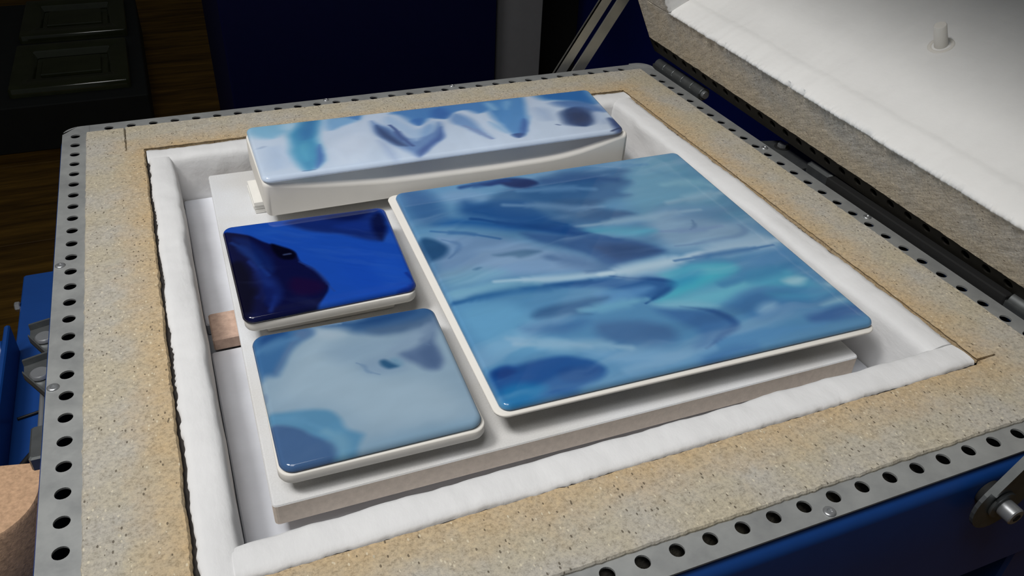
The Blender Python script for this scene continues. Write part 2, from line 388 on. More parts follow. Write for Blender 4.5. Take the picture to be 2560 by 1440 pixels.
PATTERN = {
 'big': ((100, 152, 194), [
  ["P",[104,156,198],0.0531,0.9,[[0.026,-0.075],[0.284,0.004],[0.306,0.174],[0.096,0.147],[-0.008,0.114]]],
  ["P",[72,120,172],0.0517,0.9,[[0.016,-0.05],[0.093,-0.006],[0.123,0.117],[0.144,0.236],[0.034,0.213],[-0.002,0.116]]],
  ["P",[130,168,208],0.0356,0.7,[[0.126,0.039],[0.208,0.03],[0.303,0.107],[0.31,0.162],[0.176,0.133],[0.118,0.09]]],
  ["P",[108,164,196],0.0657,0.95,[[0.826,-0.012],[0.985,0.003],[0.997,0.347],[0.995,0.512],[0.857,0.395],[0.643,0.403],[0.669,0.22]]],
  ["P",[150,185,214],0.0507,0.9,[[0.671,0.351],[0.809,0.355],[0.943,0.484],[0.989,0.581],[0.815,0.573],[0.675,0.562],[0.651,0.488]]],
  ["P",[118,158,198],0.0358,0.6,[[0.749,0.311],[0.952,0.359],[0.972,0.418],[0.807,0.43],[0.689,0.356]]],
  ["S",[165,200,222],0.0169,0.0244,0.7,[[0.792,0.311],[0.914,0.301],[1.015,0.308]]],
  ["S",[140,190,212],0.0214,0.0292,0.6,[[0.839,0.202],[0.939,0.211],[0.985,0.26]]],
  ["S",[92,150,188],0.0161,0.0241,0.6,[[0.849,0.103],[0.915,0.175],[1.018,0.184]]],
  ["S",[104,140,180],0.0043,0.0086,0.8,[[0.814,0.419],[0.804,0.453],[0.78,0.464]]],
  ["S",[112,148,190],0.0067,0.0118,0.7,[[0.691,0.534],[0.793,0.543],[0.904,0.531],[0.935,0.511],[0.928,0.485]]],
  ["S",[130,160,205],0.0085,0.0153,0.6,[[0.685,0.452],[0.783,0.47],[0.877,0.476]]],
  ["P",[70,114,162],0.0275,0.95,[[0.275,0.112],[0.392,0.052],[0.475,0.019],[0.594,0.011],[0.743,0.044],[0.782,0.08],[0.731,0.119],[0.757,0.163],[0.672,0.2],[0.719,0.235],[0.621,0.245],[0.563,0.266],[0.692,0.351],[0.525,0.36],[0.411,0.337],[0.315,0.253],[0.217,0.203]]],
  ["P",[56,102,154],0.0372,0.85,[[0.387,0.064],[0.577,0.05],[0.69,0.106],[0.613,0.189],[0.46,0.222],[0.354,0.15]]],
  ["P",[62,100,146],0.0264,0.7,[[0.45,0.166],[0.624,0.239],[0.545,0.274],[0.682,0.344],[0.526,0.343],[0.422,0.248]]],
  ["S",[84,140,190],0.0141,0.0221,0.7,[[0.498,-0.003],[0.62,0.019],[0.758,0.045],[0.851,0.058]]],
  ["P",[50,98,156],0.0259,0.8,[[0.154,0.165],[0.292,0.137],[0.39,0.161],[0.387,0.237],[0.422,0.31],[0.277,0.253]]],
  ["P",[12,38,98],0.015,1,[[0.261,0.012],[0.354,0.004],[0.428,0.031],[0.453,0.073],[0.403,0.094],[0.344,0.068],[0.327,0.04],[0.298,0.044]]],
  ["S",[16,60,130],0.0186,0.0186,0.9,[[0.21,0.024],[0.292,0.021],[0.359,0.027]]],
  ["P",[38,96,164],0.0329,0.95,[[0.041,0.209],[0.153,0.208],[0.259,0.266],[0.374,0.301],[0.461,0.37],[0.447,0.401],[0.317,0.349],[0.137,0.257]]],
  ["S",[22,70,140],0.0165,0.0198,0.9,[[0.183,0.23],[0.3,0.294],[0.384,0.323],[0.459,0.376],[0.527,0.438]]],
  ["S",[28,84,150],0.0101,0.0169,0.8,[[0.208,0.194],[0.281,0.242],[0.368,0.284],[0.444,0.335]]],
  ["P",[92,174,206],0.0282,0.95,[[0.434,0.374],[0.512,0.372],[0.664,0.416],[0.685,0.452],[0.614,0.459],[0.492,0.415]]],
  ["S",[155,190,216],0.0121,0.0191,0.8,[[0.468,0.355],[0.596,0.364],[0.746,0.367],[0.87,0.373]]],
  ["P",[60,102,158],0.0267,0.98,[[0.287,0.328],[0.438,0.393],[0.546,0.438],[0.612,0.487],[0.669,0.555],[0.588,0.568],[0.505,0.594],[0.44,0.579],[0.431,0.518],[0.366,0.443],[0.301,0.389]]],
  ["P",[58,86,134],0.0313,0.8,[[0.452,0.46],[0.54,0.476],[0.65,0.549],[0.561,0.559],[0.482,0.566]]],
  ["P",[132,168,208],0.0376,0.95,[[0.039,0.261],[0.127,0.289],[0.272,0.369],[0.361,0.453],[0.426,0.517],[0.419,0.597],[0.235,0.559],[0.053,0.53],[0.0,0.464],[0.006,0.383]]],
  ["P",[124,178,208],0.0356,0.8,[[0.006,0.445],[0.109,0.458],[0.211,0.531],[0.124,0.552],[0.005,0.543]]],
  ["S",[58,110,170],0.0056,0.0096,0.8,[[0.048,0.25],[0.128,0.287],[0.227,0.355]]],
  ["P",[42,86,132],0.0183,0.98,[[-0.007,0.292],[0.018,0.272],[0.047,0.298],[0.068,0.347],[0.047,0.38],[0.014,0.396],[-0.009,0.394]]],
  ["S",[96,136,184],0.0061,0.0108,0.7,[[0.063,0.303],[0.101,0.337],[0.1,0.359],[0.048,0.397]]],
  ["P",[76,118,158],0.0152,0.95,[[0.179,0.426],[0.226,0.427],[0.285,0.429],[0.331,0.452],[0.27,0.467],[0.245,0.472],[0.234,0.454],[0.197,0.442]]],
  ["P",[68,116,158],0.0087,0.9,[[0.095,0.476],[0.117,0.471],[0.133,0.478],[0.112,0.485]]],
  ["S",[88,124,170],0.0298,0.0373,0.8,[[0.324,0.484],[0.387,0.536],[0.448,0.586],[0.387,0.587]]],
  ["P",[88,146,192],0.0405,0.95,[[-0.005,0.559],[0.144,0.559],[0.355,0.607],[0.55,0.639],[0.654,0.62],[0.803,0.591],[0.99,0.599],[1.004,0.782],[1.005,0.982],[0.901,0.992],[0.663,0.991],[0.39,0.988],[0.091,0.983],[0.002,0.967],[0.0,0.751]]],
  ["P",[106,168,210],0.0375,0.9,[[0.005,0.617],[0.137,0.641],[0.18,0.7],[0.207,0.819],[0.232,0.883],[0.027,0.839],[0.009,0.754]]],
  ["P",[120,172,214],0.0301,0.8,[[0.229,0.866],[0.353,0.906],[0.453,0.931],[0.488,0.966],[0.345,0.973],[0.28,0.937]]],
  ["P",[76,182,206],0.0323,0.98,[[0.56,0.642],[0.687,0.631],[0.793,0.648],[0.806,0.689],[0.72,0.723],[0.612,0.756],[0.509,0.77],[0.493,0.756],[0.594,0.703]]],
  ["P",[112,192,216],0.0361,0.9,[[0.503,0.759],[0.592,0.75],[0.751,0.733],[0.893,0.716],[0.923,0.756],[0.756,0.783],[0.654,0.825],[0.554,0.794]]],
  ["P",[86,170,204],0.0377,0.9,[[0.789,0.714],[0.927,0.706],[0.939,0.761],[0.981,0.854],[0.89,0.844],[0.782,0.772]]],
  ["P",[92,146,196],0.0404,0.8,[[0.813,0.638],[0.934,0.599],[0.998,0.607],[1.001,0.697],[0.86,0.706]]],
  ["S",[62,128,180],0.0152,0.0274,0.7,[[0.709,0.739],[0.842,0.731],[0.96,0.716]]],
  ["P",[70,126,182],0.0353,0.85,[[0.649,0.815],[0.777,0.789],[0.94,0.822],[0.994,0.877],[0.834,0.919],[0.71,0.923],[0.685,0.871]]],
  ["P",[160,208,226],0.0196,0.95,[[0.87,0.775],[0.903,0.765],[0.937,0.773],[0.954,0.794],[0.922,0.811],[0.882,0.803]]],
  ["P",[150,198,222],0.0166,0.9,[[0.973,0.822],[1.016,0.818],[1.019,0.847],[0.98,0.846]]],
  ["P",[156,200,222],0.0217,0.85,[[0.908,0.897],[0.978,0.882],[1.003,0.899],[0.967,0.911],[0.917,0.909]]],
  ["P",[148,190,220],0.0251,0.8,[[0.72,0.873],[0.76,0.85],[0.811,0.857],[0.785,0.885],[0.735,0.887]]],
  ["P",[66,108,168],0.0238,0.9,[[0.839,0.929],[0.933,0.914],[1.01,0.929],[1.0,0.971],[0.912,0.979],[0.838,0.964]]],
  ["P",[92,150,202],0.026,0.7,[[0.516,0.919],[0.657,0.914],[0.803,0.961],[0.912,0.979],[0.668,0.984],[0.506,0.972]]],
  ["P",[42,94,158],0.0213,0.92,[[0.276,0.601],[0.384,0.621],[0.519,0.639],[0.564,0.669],[0.599,0.689],[0.585,0.709],[0.512,0.743],[0.459,0.754],[0.47,0.711],[0.386,0.665],[0.287,0.629]]],
  ["S",[30,88,150],0.0165,0.0234,0.85,[[0.018,0.608],[0.085,0.602],[0.185,0.599],[0.27,0.614],[0.375,0.628]]],
  ["S",[26,76,142],0.0071,0.01,0.9,[[0.436,0.623],[0.525,0.663],[0.595,0.691],[0.56,0.721],[0.506,0.743],[0.473,0.76]]],
  ["P",[96,152,204],0.0209,0.8,[[0.359,0.676],[0.435,0.686],[0.512,0.686],[0.536,0.709],[0.481,0.733],[0.395,0.743],[0.356,0.73]]],
  ["P",[56,102,152],0.0226,0.95,[[0.171,0.723],[0.22,0.695],[0.291,0.7],[0.361,0.695],[0.409,0.703],[0.356,0.73],[0.306,0.741],[0.33,0.762],[0.257,0.751],[0.184,0.745]]],
  ["P",[74,116,166],0.0292,0.92,[[0.308,0.785],[0.402,0.798],[0.487,0.851],[0.487,0.901],[0.435,0.925],[0.351,0.898],[0.3,0.849]]],
  ["P",[66,116,174],0.0288,0.9,[[0.471,0.776],[0.584,0.803],[0.645,0.859],[0.656,0.906],[0.596,0.937],[0.514,0.959],[0.49,0.943],[0.547,0.904],[0.51,0.85]]],
  ["S",[40,84,148],0.0093,0.0132,0.85,[[0.554,0.794],[0.617,0.827],[0.646,0.876],[0.649,0.903],[0.586,0.934],[0.528,0.955]]],
  ["S",[150,188,216],0.0098,0.0159,0.5,[[0.087,0.78],[0.183,0.827],[0.269,0.871]]],
  ["S",[126,190,216],0.0122,0.0203,0.6,[[0.306,0.741],[0.386,0.74],[0.482,0.743]]],
  ["P",[60,106,160],0.0514,0.8,[[0.007,-0.025],[0.104,0.025],[0.122,0.142],[0.073,0.225],[0.012,0.206],[0.001,0.079]]],
  ["P",[40,88,150],0.0371,0.8,[[0.19,0.088],[0.258,0.159],[0.384,0.243],[0.47,0.35],[0.503,0.419],[0.395,0.373],[0.265,0.285],[0.141,0.204]]],
  ["P",[30,78,144],0.0212,0.85,[[0.301,0.291],[0.389,0.327],[0.459,0.376],[0.523,0.431],[0.57,0.468],[0.483,0.435],[0.373,0.366]]],
  ["P",[44,80,132],0.0345,0.75,[[0.496,0.462],[0.591,0.503],[0.655,0.552],[0.561,0.559],[0.5,0.556]]],
  ["P",[134,184,213],0.0249,0.85,[[0.004,0.547],[0.123,0.554],[0.282,0.587],[0.366,0.608],[0.221,0.595],[0.087,0.596],[0.01,0.6]]],
  ["P",[62,112,168],0.0316,0.8,[[0.13,0.748],[0.232,0.76],[0.323,0.777],[0.269,0.81],[0.19,0.809],[0.137,0.784]]],
  ["P",[136,197,221],0.0248,0.85,[[0.473,0.76],[0.558,0.767],[0.635,0.799],[0.654,0.825],[0.579,0.812],[0.508,0.793]]],
  ["S",[152,192,219],0.0122,0.0243,0.75,[[0.099,0.804],[0.194,0.85],[0.292,0.867],[0.355,0.902]]],
  ["P",[64,114,176],0.0371,0.75,[[0.482,0.976],[0.588,0.975],[0.675,0.991],[0.599,1.002],[0.498,1.004]]],
  ["S",[124,174,214],0.0145,0.0241,0.75,[[0.309,0.973],[0.444,0.967],[0.546,0.961]]],
  ["P",[80,158,200],0.0321,0.85,[[0.779,0.805],[0.902,0.829],[1.01,0.858],[0.927,0.88],[0.814,0.862]]],
  ["P",[56,152,196],0.0295,0.8,[[0.597,0.654],[0.701,0.651],[0.703,0.687],[0.621,0.721],[0.56,0.721]]],
  ["S",[120,160,200],0.0123,0.0229,0.7,[[0.306,0.174],[0.412,0.207],[0.498,0.259],[0.586,0.273]]],
  ["S",[46,86,142],0.0192,0.0327,0.7,[[0.472,0.062],[0.591,0.084],[0.699,0.131]]],
  ["S",[110,158,204],0.0111,0.0223,0.6,[[0.373,0.101],[0.503,0.121],[0.609,0.167]]],
  ["P",[30,84,154],0.0147,0.98,[[0.009,0.87],[0.05,0.858],[0.083,0.876],[0.142,0.877],[0.21,0.885],[0.258,0.916],[0.272,0.953],[0.245,0.977],[0.193,0.982],[0.162,0.996],[0.088,0.989],[0.01,0.997],[0.004,0.919]]],
  ["P",[24,62,132],0.017,0.8,[[0.015,0.872],[0.056,0.867],[0.076,0.893],[0.049,0.913],[0.019,0.903]]],
  ["P",[28,70,138],0.0149,0.7,[[0.156,0.919],[0.244,0.925],[0.262,0.953],[0.192,0.974],[0.148,0.96]]],
  ["P",[28,118,180],0.0217,0.9,[[0.008,0.935],[0.073,0.928],[0.128,0.96],[0.097,0.992],[0.024,1.008],[0.004,0.988]]],
  ["S",[184,214,233],0.0172,0.0157,0.9,[[0.143,0.561],[0.259,0.584],[0.358,0.6],[0.448,0.612]]],
  ["S",[196,222,238],0.0348,0.0257,0.97,[[0.414,0.608],[0.506,0.617],[0.611,0.607],[0.736,0.592]]],
  ["S",[184,211,232],0.036,0.0328,0.9,[[0.709,0.593],[0.821,0.584],[0.93,0.586],[0.995,0.592]]],
  ["S",[60,112,170],0.008,0.0144,0.8,[[0.651,0.604],[0.755,0.604],[0.862,0.604],[0.956,0.608]]],
  ["S",[120,176,206],0.0152,0.0207,0.6,[[0.025,0.568],[0.136,0.581],[0.242,0.6]]],
 ]),
 'pale': ((160, 190, 214), [
  ["P",[178,205,225],0.1227,0.8,[[-0.005,0.545],[0.099,0.374],[0.333,0.046],[0.494,0.107],[0.391,0.265],[0.549,0.514],[0.877,0.618],[0.993,0.944],[0.453,0.928],[0.311,0.675]]],
  ["P",[150,180,208],0.097,0.6,[[0.299,0.237],[0.553,0.173],[0.726,0.214],[0.819,0.291],[0.656,0.359],[0.436,0.392]]],
  ["P",[190,212,230],0.0544,0.7,[[0.321,0.03],[0.43,0.063],[0.501,0.145],[0.41,0.166],[0.32,0.115]]],
  ["P",[66,120,178],0.0524,0.95,[[-0.031,-0.051],[0.045,-0.052],[0.249,-0.054],[0.337,0.022],[0.328,0.093],[0.263,0.121],[0.181,0.201],[0.122,0.317],[0.087,0.37],[0.03,0.352],[-0.001,0.385],[-0.054,0.13]]],
  ["P",[38,84,150],0.0395,0.85,[[0.037,0.006],[0.179,-0.012],[0.193,0.034],[0.095,0.083],[0.022,0.119]]],
  ["P",[108,138,180],0.0438,0.8,[[0.243,-0.012],[0.335,0.034],[0.312,0.1],[0.228,0.123],[0.156,0.228],[0.078,0.362],[0.071,0.322],[0.148,0.191]]],
  ["S",[96,150,200],0.03,0.0441,0.7,[[0.011,0.15],[0.091,0.116],[0.227,0.087]]],
  ["P",[60,104,158],0.0564,0.97,[[0.34,0.005],[0.443,-0.009],[0.557,0.012],[0.673,-0.044],[0.905,-0.056],[1.039,-0.03],[0.999,0.12],[0.845,0.188],[0.696,0.186],[0.524,0.134],[0.484,0.085],[0.392,0.033]]],
  ["P",[40,82,140],0.0475,0.85,[[0.648,0.001],[0.854,-0.003],[0.909,0.053],[0.754,0.097],[0.516,0.07]]],
  ["P",[88,120,160],0.0558,0.9,[[0.57,0.092],[0.859,0.129],[0.988,0.077],[0.987,0.193],[0.833,0.234],[0.622,0.188]]],
  ["S",[150,182,214],0.0112,0.0168,0.8,[[0.389,0.009],[0.433,0.009],[0.47,0.025]]],  # pale glint painted into the pigment near the back edge
  ["P",[98,126,168],0.0402,0.97,[[0.711,0.37],[0.803,0.352],[0.891,0.301],[0.947,0.232],[0.936,0.327],[0.942,0.412],[0.932,0.502],[0.895,0.569],[0.823,0.552],[0.77,0.48],[0.718,0.429]]],
  ["P",[84,112,156],0.0433,0.7,[[0.814,0.396],[0.916,0.345],[0.918,0.475],[0.881,0.553],[0.825,0.491]]],
  ["S",[150,178,208],0.0451,0.0631,0.8,[[0.701,0.349],[0.819,0.291],[0.932,0.202]]],
  ["S",[120,148,184],0.0314,0.0462,0.7,[[0.874,0.308],[0.95,0.22],[0.983,0.154]]],
  ["P",[146,176,206],0.0595,0.8,[[0.478,0.394],[0.629,0.35],[0.734,0.394],[0.743,0.532],[0.548,0.519]]],
  ["P",[120,166,198],0.0308,0.9,[[0.659,0.405],[0.71,0.404],[0.722,0.47],[0.689,0.488]]],
  ["P",[52,102,146],0.0221,1,[[0.611,0.399],[0.647,0.397],[0.674,0.435],[0.706,0.478],[0.647,0.488],[0.617,0.45]]],
  ["S",[126,160,196],0.0067,0.0134,0.8,[[0.493,0.387],[0.535,0.423],[0.537,0.473],[0.598,0.515]]],
  ["S",[110,140,180],0.0053,0.0089,0.7,[[0.847,0.353],[0.879,0.345],[0.898,0.358]]],
  ["P",[100,160,202],0.0322,0.96,[[-0.052,0.608],[0.06,0.626],[0.196,0.66],[0.304,0.711],[0.334,0.788],[0.335,0.844],[0.422,0.909],[0.403,0.947],[0.349,1.043],[0.257,1.063],[0.206,0.945],[0.151,0.838],[0.076,0.76],[-0.044,0.685]]],
  ["P",[78,114,164],0.0254,0.97,[[-0.062,0.679],[0.046,0.715],[0.12,0.765],[0.187,0.85],[0.262,0.919],[0.291,0.99],[0.168,1.075],[-0.028,1.098],[-0.079,1.049]]],
  ["S",[128,180,212],0.0356,0.0427,0.85,[[0.239,0.84],[0.305,0.924],[0.293,1.041]]],
  ["S",[110,170,212],0.0194,0.0269,0.7,[[-0.012,0.639],[0.112,0.698],[0.22,0.807]]],
  ["P",[140,180,210],0.0656,0.6,[[0.383,0.95],[0.647,0.946],[1.025,0.955],[1.015,1.048],[0.62,1.046],[0.359,1.055]]],
  ["P",[134,162,196],0.0189,0.8,[[-0.012,0.463],[0.011,0.481],[-0.0,0.537],[-0.014,0.523]]],
 ]),
 'dark': ((26, 78, 184), [
  ["P",[28,84,190],0.1054,0.8,[[0.067,0.037],[0.408,0.109],[0.262,0.25],[0.153,0.141]]],
  ["P",[24,76,186],0.0963,0.9,[[0.615,0.409],[0.916,0.53],[1.001,0.974],[0.64,0.939],[0.599,0.768]]],
  ["P",[30,86,196],0.0642,0.6,[[0.773,0.66],[0.958,0.646],[0.98,0.897],[0.798,0.904]]],
  ["S",[70,104,178],0.0259,0.0259,0.8,[[0.07,0.012],[0.424,-0.003],[0.74,-0.01],[0.954,-0.002]]],
  ["P",[12,16,62],0.0158,1,[[-0.043,0.032],[0.005,0.062],[0.083,0.11],[0.163,0.157],[0.223,0.264],[0.287,0.334],[0.367,0.383],[0.391,0.465],[0.398,0.539],[0.451,0.627],[0.479,0.751],[0.513,0.83],[0.496,0.89],[0.438,0.977],[0.378,1.039],[0.211,1.061],[-0.068,1.116],[-0.134,0.943],[-0.099,0.543]]],
  ["P",[16,38,104],0.0398,0.8,[[0.025,0.13],[0.136,0.175],[0.201,0.332],[0.263,0.497],[0.229,0.647],[0.153,0.509],[0.064,0.266]]],
  ["S",[26,58,132],0.0197,0.0328,0.8,[[0.035,0.208],[0.096,0.301],[0.147,0.461],[0.195,0.636]]],
  ["P",[4,4,24],0.0199,1,[[0.247,0.271],[0.346,0.357],[0.389,0.439],[0.372,0.507],[0.312,0.5],[0.262,0.424]]],
  ["P",[8,6,30],0.0397,0.9,[[-0.045,0.378],[-0.008,0.413],[0.058,0.41],[0.098,0.561],[0.092,0.692],[0.117,0.764],[0.04,0.983],[-0.043,1.012],[-0.068,0.767]]],
  ["P",[28,12,56],0.0457,0.9,[[0.32,0.677],[0.452,0.765],[0.498,0.847],[0.426,0.909],[0.309,0.891],[0.269,0.771]]],
  ["S",[28,56,140],0.0547,0.0395,0.75,[[0.101,0.446],[0.163,0.604],[0.19,0.745],[0.186,0.892],[0.157,0.963]]],
  ["S",[16,26,84],0.0297,0.0297,0.7,[[0.108,0.824],[0.187,0.766],[0.158,0.882]]],
  ["S",[40,70,150],0.0078,0.0157,0.6,[[0.392,0.537],[0.449,0.638],[0.486,0.776],[0.525,0.9]]],
  ["P",[18,40,112],0.0397,0.95,[[0.342,0.035],[0.581,-0.009],[0.821,-0.014],[0.971,0.021],[0.974,0.25],[0.914,0.464],[0.798,0.401],[0.686,0.3],[0.543,0.23],[0.429,0.142]]],
  ["P",[10,22,78],0.0407,0.85,[[0.572,0.046],[0.813,0.029],[0.919,0.044],[0.819,0.146],[0.713,0.143]]],
  ["P",[22,52,140],0.0433,0.7,[[0.605,0.167],[0.789,0.166],[0.951,0.157],[0.895,0.309],[0.765,0.297]]],
  ["P",[8,14,56],0.036,0.8,[[0.942,0.066],[0.984,0.196],[0.917,0.465],[0.875,0.412],[0.865,0.188]]],
  ["S",[90,110,160],0.0066,0.0099,0.7,[[0.316,0.434],[0.349,0.434]]],
  ["S",[16,40,130],0.0217,0.0217,0.7,[[0.966,0.845],[0.996,0.995],[0.876,1.01]]],
 ]),
 'strip': ((206, 218, 232), [
  ["P",[140,190,216],0.0378,0.95,[[-0.007,-0.115],[0.083,-0.135],[0.152,-0.106],[0.148,0.134],[0.098,0.236],[0.062,0.331],[0.014,0.253],[-0.016,0.111]]],
  ["P",[188,212,228],0.0254,0.8,[[0.085,0.006],[0.138,0.014],[0.137,0.191],[0.089,0.178]]],
  ["P",[188,206,228],0.0457,0.7,[[0.015,0.426],[0.087,0.465],[0.086,0.88],[0.009,0.914]]],
  ["P",[70,158,196],0.0263,0.97,[[0.098,0.252],[0.133,0.119],[0.157,-0.12],[0.198,-0.099],[0.17,0.419],[0.175,0.551],[0.172,0.701],[0.158,0.865],[0.131,0.987],[0.1,0.978],[0.09,0.841],[0.091,0.622],[0.098,0.413]]],
  ["P",[42,124,178],0.0279,0.85,[[0.152,-0.106],[0.194,-0.085],[0.172,0.323],[0.128,0.442],[0.126,0.247]]],
  ["P",[64,108,180],0.0149,0.85,[[0.171,0.468],[0.172,0.701],[0.154,0.89],[0.13,0.989],[0.148,0.767]]],
  ["P",[104,186,210],0.0291,0.7,[[0.105,0.513],[0.144,0.457],[0.139,0.759],[0.11,0.861]]],
  ["S",[62,82,140],0.0038,0.0049,0.85,[[0.101,0.974],[0.13,0.98]]],
  ["P",[132,178,214],0.0287,0.92,[[0.192,0.019],[0.252,-0.067],[0.316,-0.062],[0.297,0.144],[0.243,0.224],[0.197,0.298]]],
  ["P",[82,140,196],0.0159,0.95,[[0.25,-0.033],[0.314,-0.064],[0.295,0.149],[0.272,0.095]]],
  ["P",[220,228,239],0.0534,0.6,[[0.194,0.506],[0.295,0.342],[0.298,0.671],[0.271,0.949],[0.174,0.968]]],
  ["P",[84,142,198],0.0247,0.96,[[0.375,0.048],[0.421,0.018],[0.514,-0.067],[0.585,-0.079],[0.68,-0.072],[0.726,-0.049],[0.711,0.117],[0.623,0.346],[0.601,0.176],[0.559,0.184],[0.528,0.328],[0.508,0.301],[0.49,0.248],[0.469,0.342],[0.441,0.42],[0.423,0.299],[0.412,0.146]]],
  ["P",[62,116,182],0.0232,0.85,[[0.5,0.054],[0.543,0.037],[0.554,0.217],[0.529,0.321],[0.483,0.277]]],
  ["P",[70,126,190],0.0157,0.8,[[0.422,0.262],[0.468,0.235],[0.457,0.394],[0.437,0.416]]],
  ["P",[128,164,206],0.0209,0.92,[[0.529,0.321],[0.562,0.199],[0.595,0.348],[0.603,0.57],[0.612,0.811],[0.613,0.858],[0.589,0.727],[0.555,0.496],[0.533,0.439]]],
  ["S",[140,156,194],0.0064,0.0103,0.8,[[0.564,0.497],[0.59,0.661],[0.611,0.85]]],
  ["P",[112,146,192],0.0226,0.95,[[0.321,0.141],[0.336,0.237],[0.37,0.379],[0.4,0.61],[0.424,0.633],[0.46,0.568],[0.502,0.324],[0.51,0.445],[0.491,0.698],[0.432,0.866],[0.399,1.012],[0.368,0.809],[0.336,0.613],[0.319,0.465]]],
  ["P",[180,203,227],0.0258,0.92,[[0.373,0.083],[0.404,0.196],[0.419,0.358],[0.436,0.484],[0.473,0.346],[0.502,0.324],[0.48,0.554],[0.44,0.623],[0.411,0.724],[0.394,0.545],[0.369,0.386],[0.351,0.216]]],
  ["P",[140,176,214],0.0192,0.7,[[0.438,0.513],[0.475,0.377],[0.486,0.457],[0.461,0.603],[0.432,0.641]]],
  ["P",[54,78,126],0.0174,0.97,[[0.33,0.231],[0.348,0.386],[0.374,0.611],[0.39,0.777],[0.361,0.733],[0.338,0.588],[0.323,0.476]]],
  ["S",[66,90,146],0.0075,0.01,0.9,[[0.368,0.303],[0.383,0.554],[0.397,0.768]]],
  ["P",[72,104,166],0.0185,0.92,[[0.506,0.424],[0.491,0.698],[0.451,0.796],[0.399,1.012],[0.393,0.865],[0.441,0.754],[0.478,0.619]]],
  ["P",[168,184,212],0.0238,0.8,[[0.312,0.531],[0.345,0.718],[0.345,0.978],[0.326,0.98],[0.32,0.693]]],
  ["P",[92,152,204],0.0219,0.97,[[0.659,-0.051],[0.737,-0.059],[0.795,-0.026],[0.773,0.33],[0.746,0.601],[0.717,0.785],[0.686,0.903],[0.667,0.811],[0.66,0.597],[0.652,0.439],[0.651,0.252]]],
  ["P",[158,198,226],0.0198,0.8,[[0.659,0.029],[0.686,0.074],[0.688,0.287],[0.659,0.268]]],
  ["P",[140,186,220],0.0199,0.7,[[0.711,0.058],[0.749,0.073],[0.716,0.314],[0.702,0.263]]],
  ["P",[44,82,144],0.0128,0.95,[[0.664,0.794],[0.713,0.797],[0.691,0.902],[0.677,0.9]]],
  ["P",[60,104,170],0.0159,0.85,[[0.738,0.485],[0.746,0.602],[0.716,0.8],[0.688,0.831]]],
  ["P",[142,184,218],0.0196,0.8,[[0.629,0.435],[0.662,0.627],[0.664,0.808],[0.639,0.681]]],
  ["P",[42,120,184],0.0375,0.97,[[0.816,-0.111],[0.935,-0.13],[1.001,-0.113],[0.998,0.142],[0.994,0.403],[0.949,0.389],[0.897,0.22],[0.834,0.16]]],
  ["P",[90,128,180],0.0361,0.9,[[0.844,0.202],[0.944,0.256],[0.997,0.458],[1.002,0.633],[0.938,0.533],[0.878,0.399]]],
  ["P",[38,66,116],0.0304,0.97,[[0.849,0.46],[0.911,0.375],[0.95,0.491],[0.943,0.719],[0.912,0.842],[0.868,0.837],[0.838,0.755]]],
  ["P",[28,50,96],0.0236,0.8,[[0.87,0.517],[0.921,0.509],[0.924,0.7],[0.873,0.789]]],
  ["P",[182,198,220],0.0306,0.8,[[0.946,0.552],[0.984,0.615],[0.973,0.865],[0.932,0.832]]],
  ["P",[170,188,214],0.0417,0.7,[[0.788,0.268],[0.834,0.349],[0.827,0.643],[0.775,0.629]]],
  ["P",[62,86,136],0.0178,0.96,[[0.975,0.705],[1.002,0.757],[1.015,0.97],[0.971,1.04],[0.969,0.897]]],
  ["S",[30,44,84],0.0047,0.0067,0.9,[[0.963,0.984],[1.004,0.96]]],
  ["S",[74,96,140],0.0034,0.0054,0.8,[[0.815,0.725],[0.826,0.757]]],
  ["S",[150,170,196],0.0059,0.0094,0.6,[[0.014,0.455],[0.03,0.425]]],
 ]),
}

# ================================================================== setting: floor of planks
fl_v, fl_f = box(-3.2, 3.4, -2.6, 5.0, -Z0 - 0.10, -Z0 - 0.0225)
floor = mesh('floor', fl_v, fl_f, M_black, loc=(0, 0, -Z0 - 0.10), kind='structure')
rnd = random.Random(5)
pv = {}
y = -2.6 + 0.02
row = 0
seam = 2.865
ys = []
yy = seam
while yy > -2.6: ys.append(yy); yy -= 0.52
ys = sorted(ys)
yy = seam
while yy < 4.9: yy += 0.52; ys.append(yy)
for i in range(len(ys) - 1):
    ofs = rnd.uniform(-1.1, 0.0)
    xs = [-3.2]
    x = -3.2 + 1.1 + ofs
    while x < 3.3:
        if x > -3.1: xs.append(x)
        x += 2.2
    xs.append(3.4)
    for a, b2 in zip(xs[:-1], xs[1:]):
        V, F = box(a + 0.0015, b2 - 0.0015, ys[i] + 0.0022, ys[i + 1] - 0.0022, -Z0 - 0.022, -Z0 + rnd.uniform(-0.0006, 0.0), 0.0015)
        mesh('plank', V, F, M_wood, floor)

# dim plain walls of the workshop
V, F = box(-3.2, 3.4, 4.9, 5.0, -Z0 - 0.0205, 2.0)
mesh('wall_back', V, F, M_wall, loc=(0.1, 4.95, -Z0 - 0.02), kind='structure')
V, F = box(-3.3, -3.2, -2.6, 5.0, -Z0 - 0.0205, 2.0)
mesh('wall_left', V, F, M_wall, loc=(-3.25, 1.2, -Z0 - 0.02), kind='structure')
V, F = box(3.4, 3.5, -2.6, 5.0, -Z0 - 0.0205, 2.0)
mesh('wall_right', V, F, M_wall, loc=(3.45, 1.2, -Z0 - 0.02), kind='structure')

# ================================================================== the kiln
kiln = empty('fusing_kiln', (0.35, -0.385, -Z0),
             'open square kiln with blue body, perforated steel rim, white fibre chamber and raised lid', 'kiln')

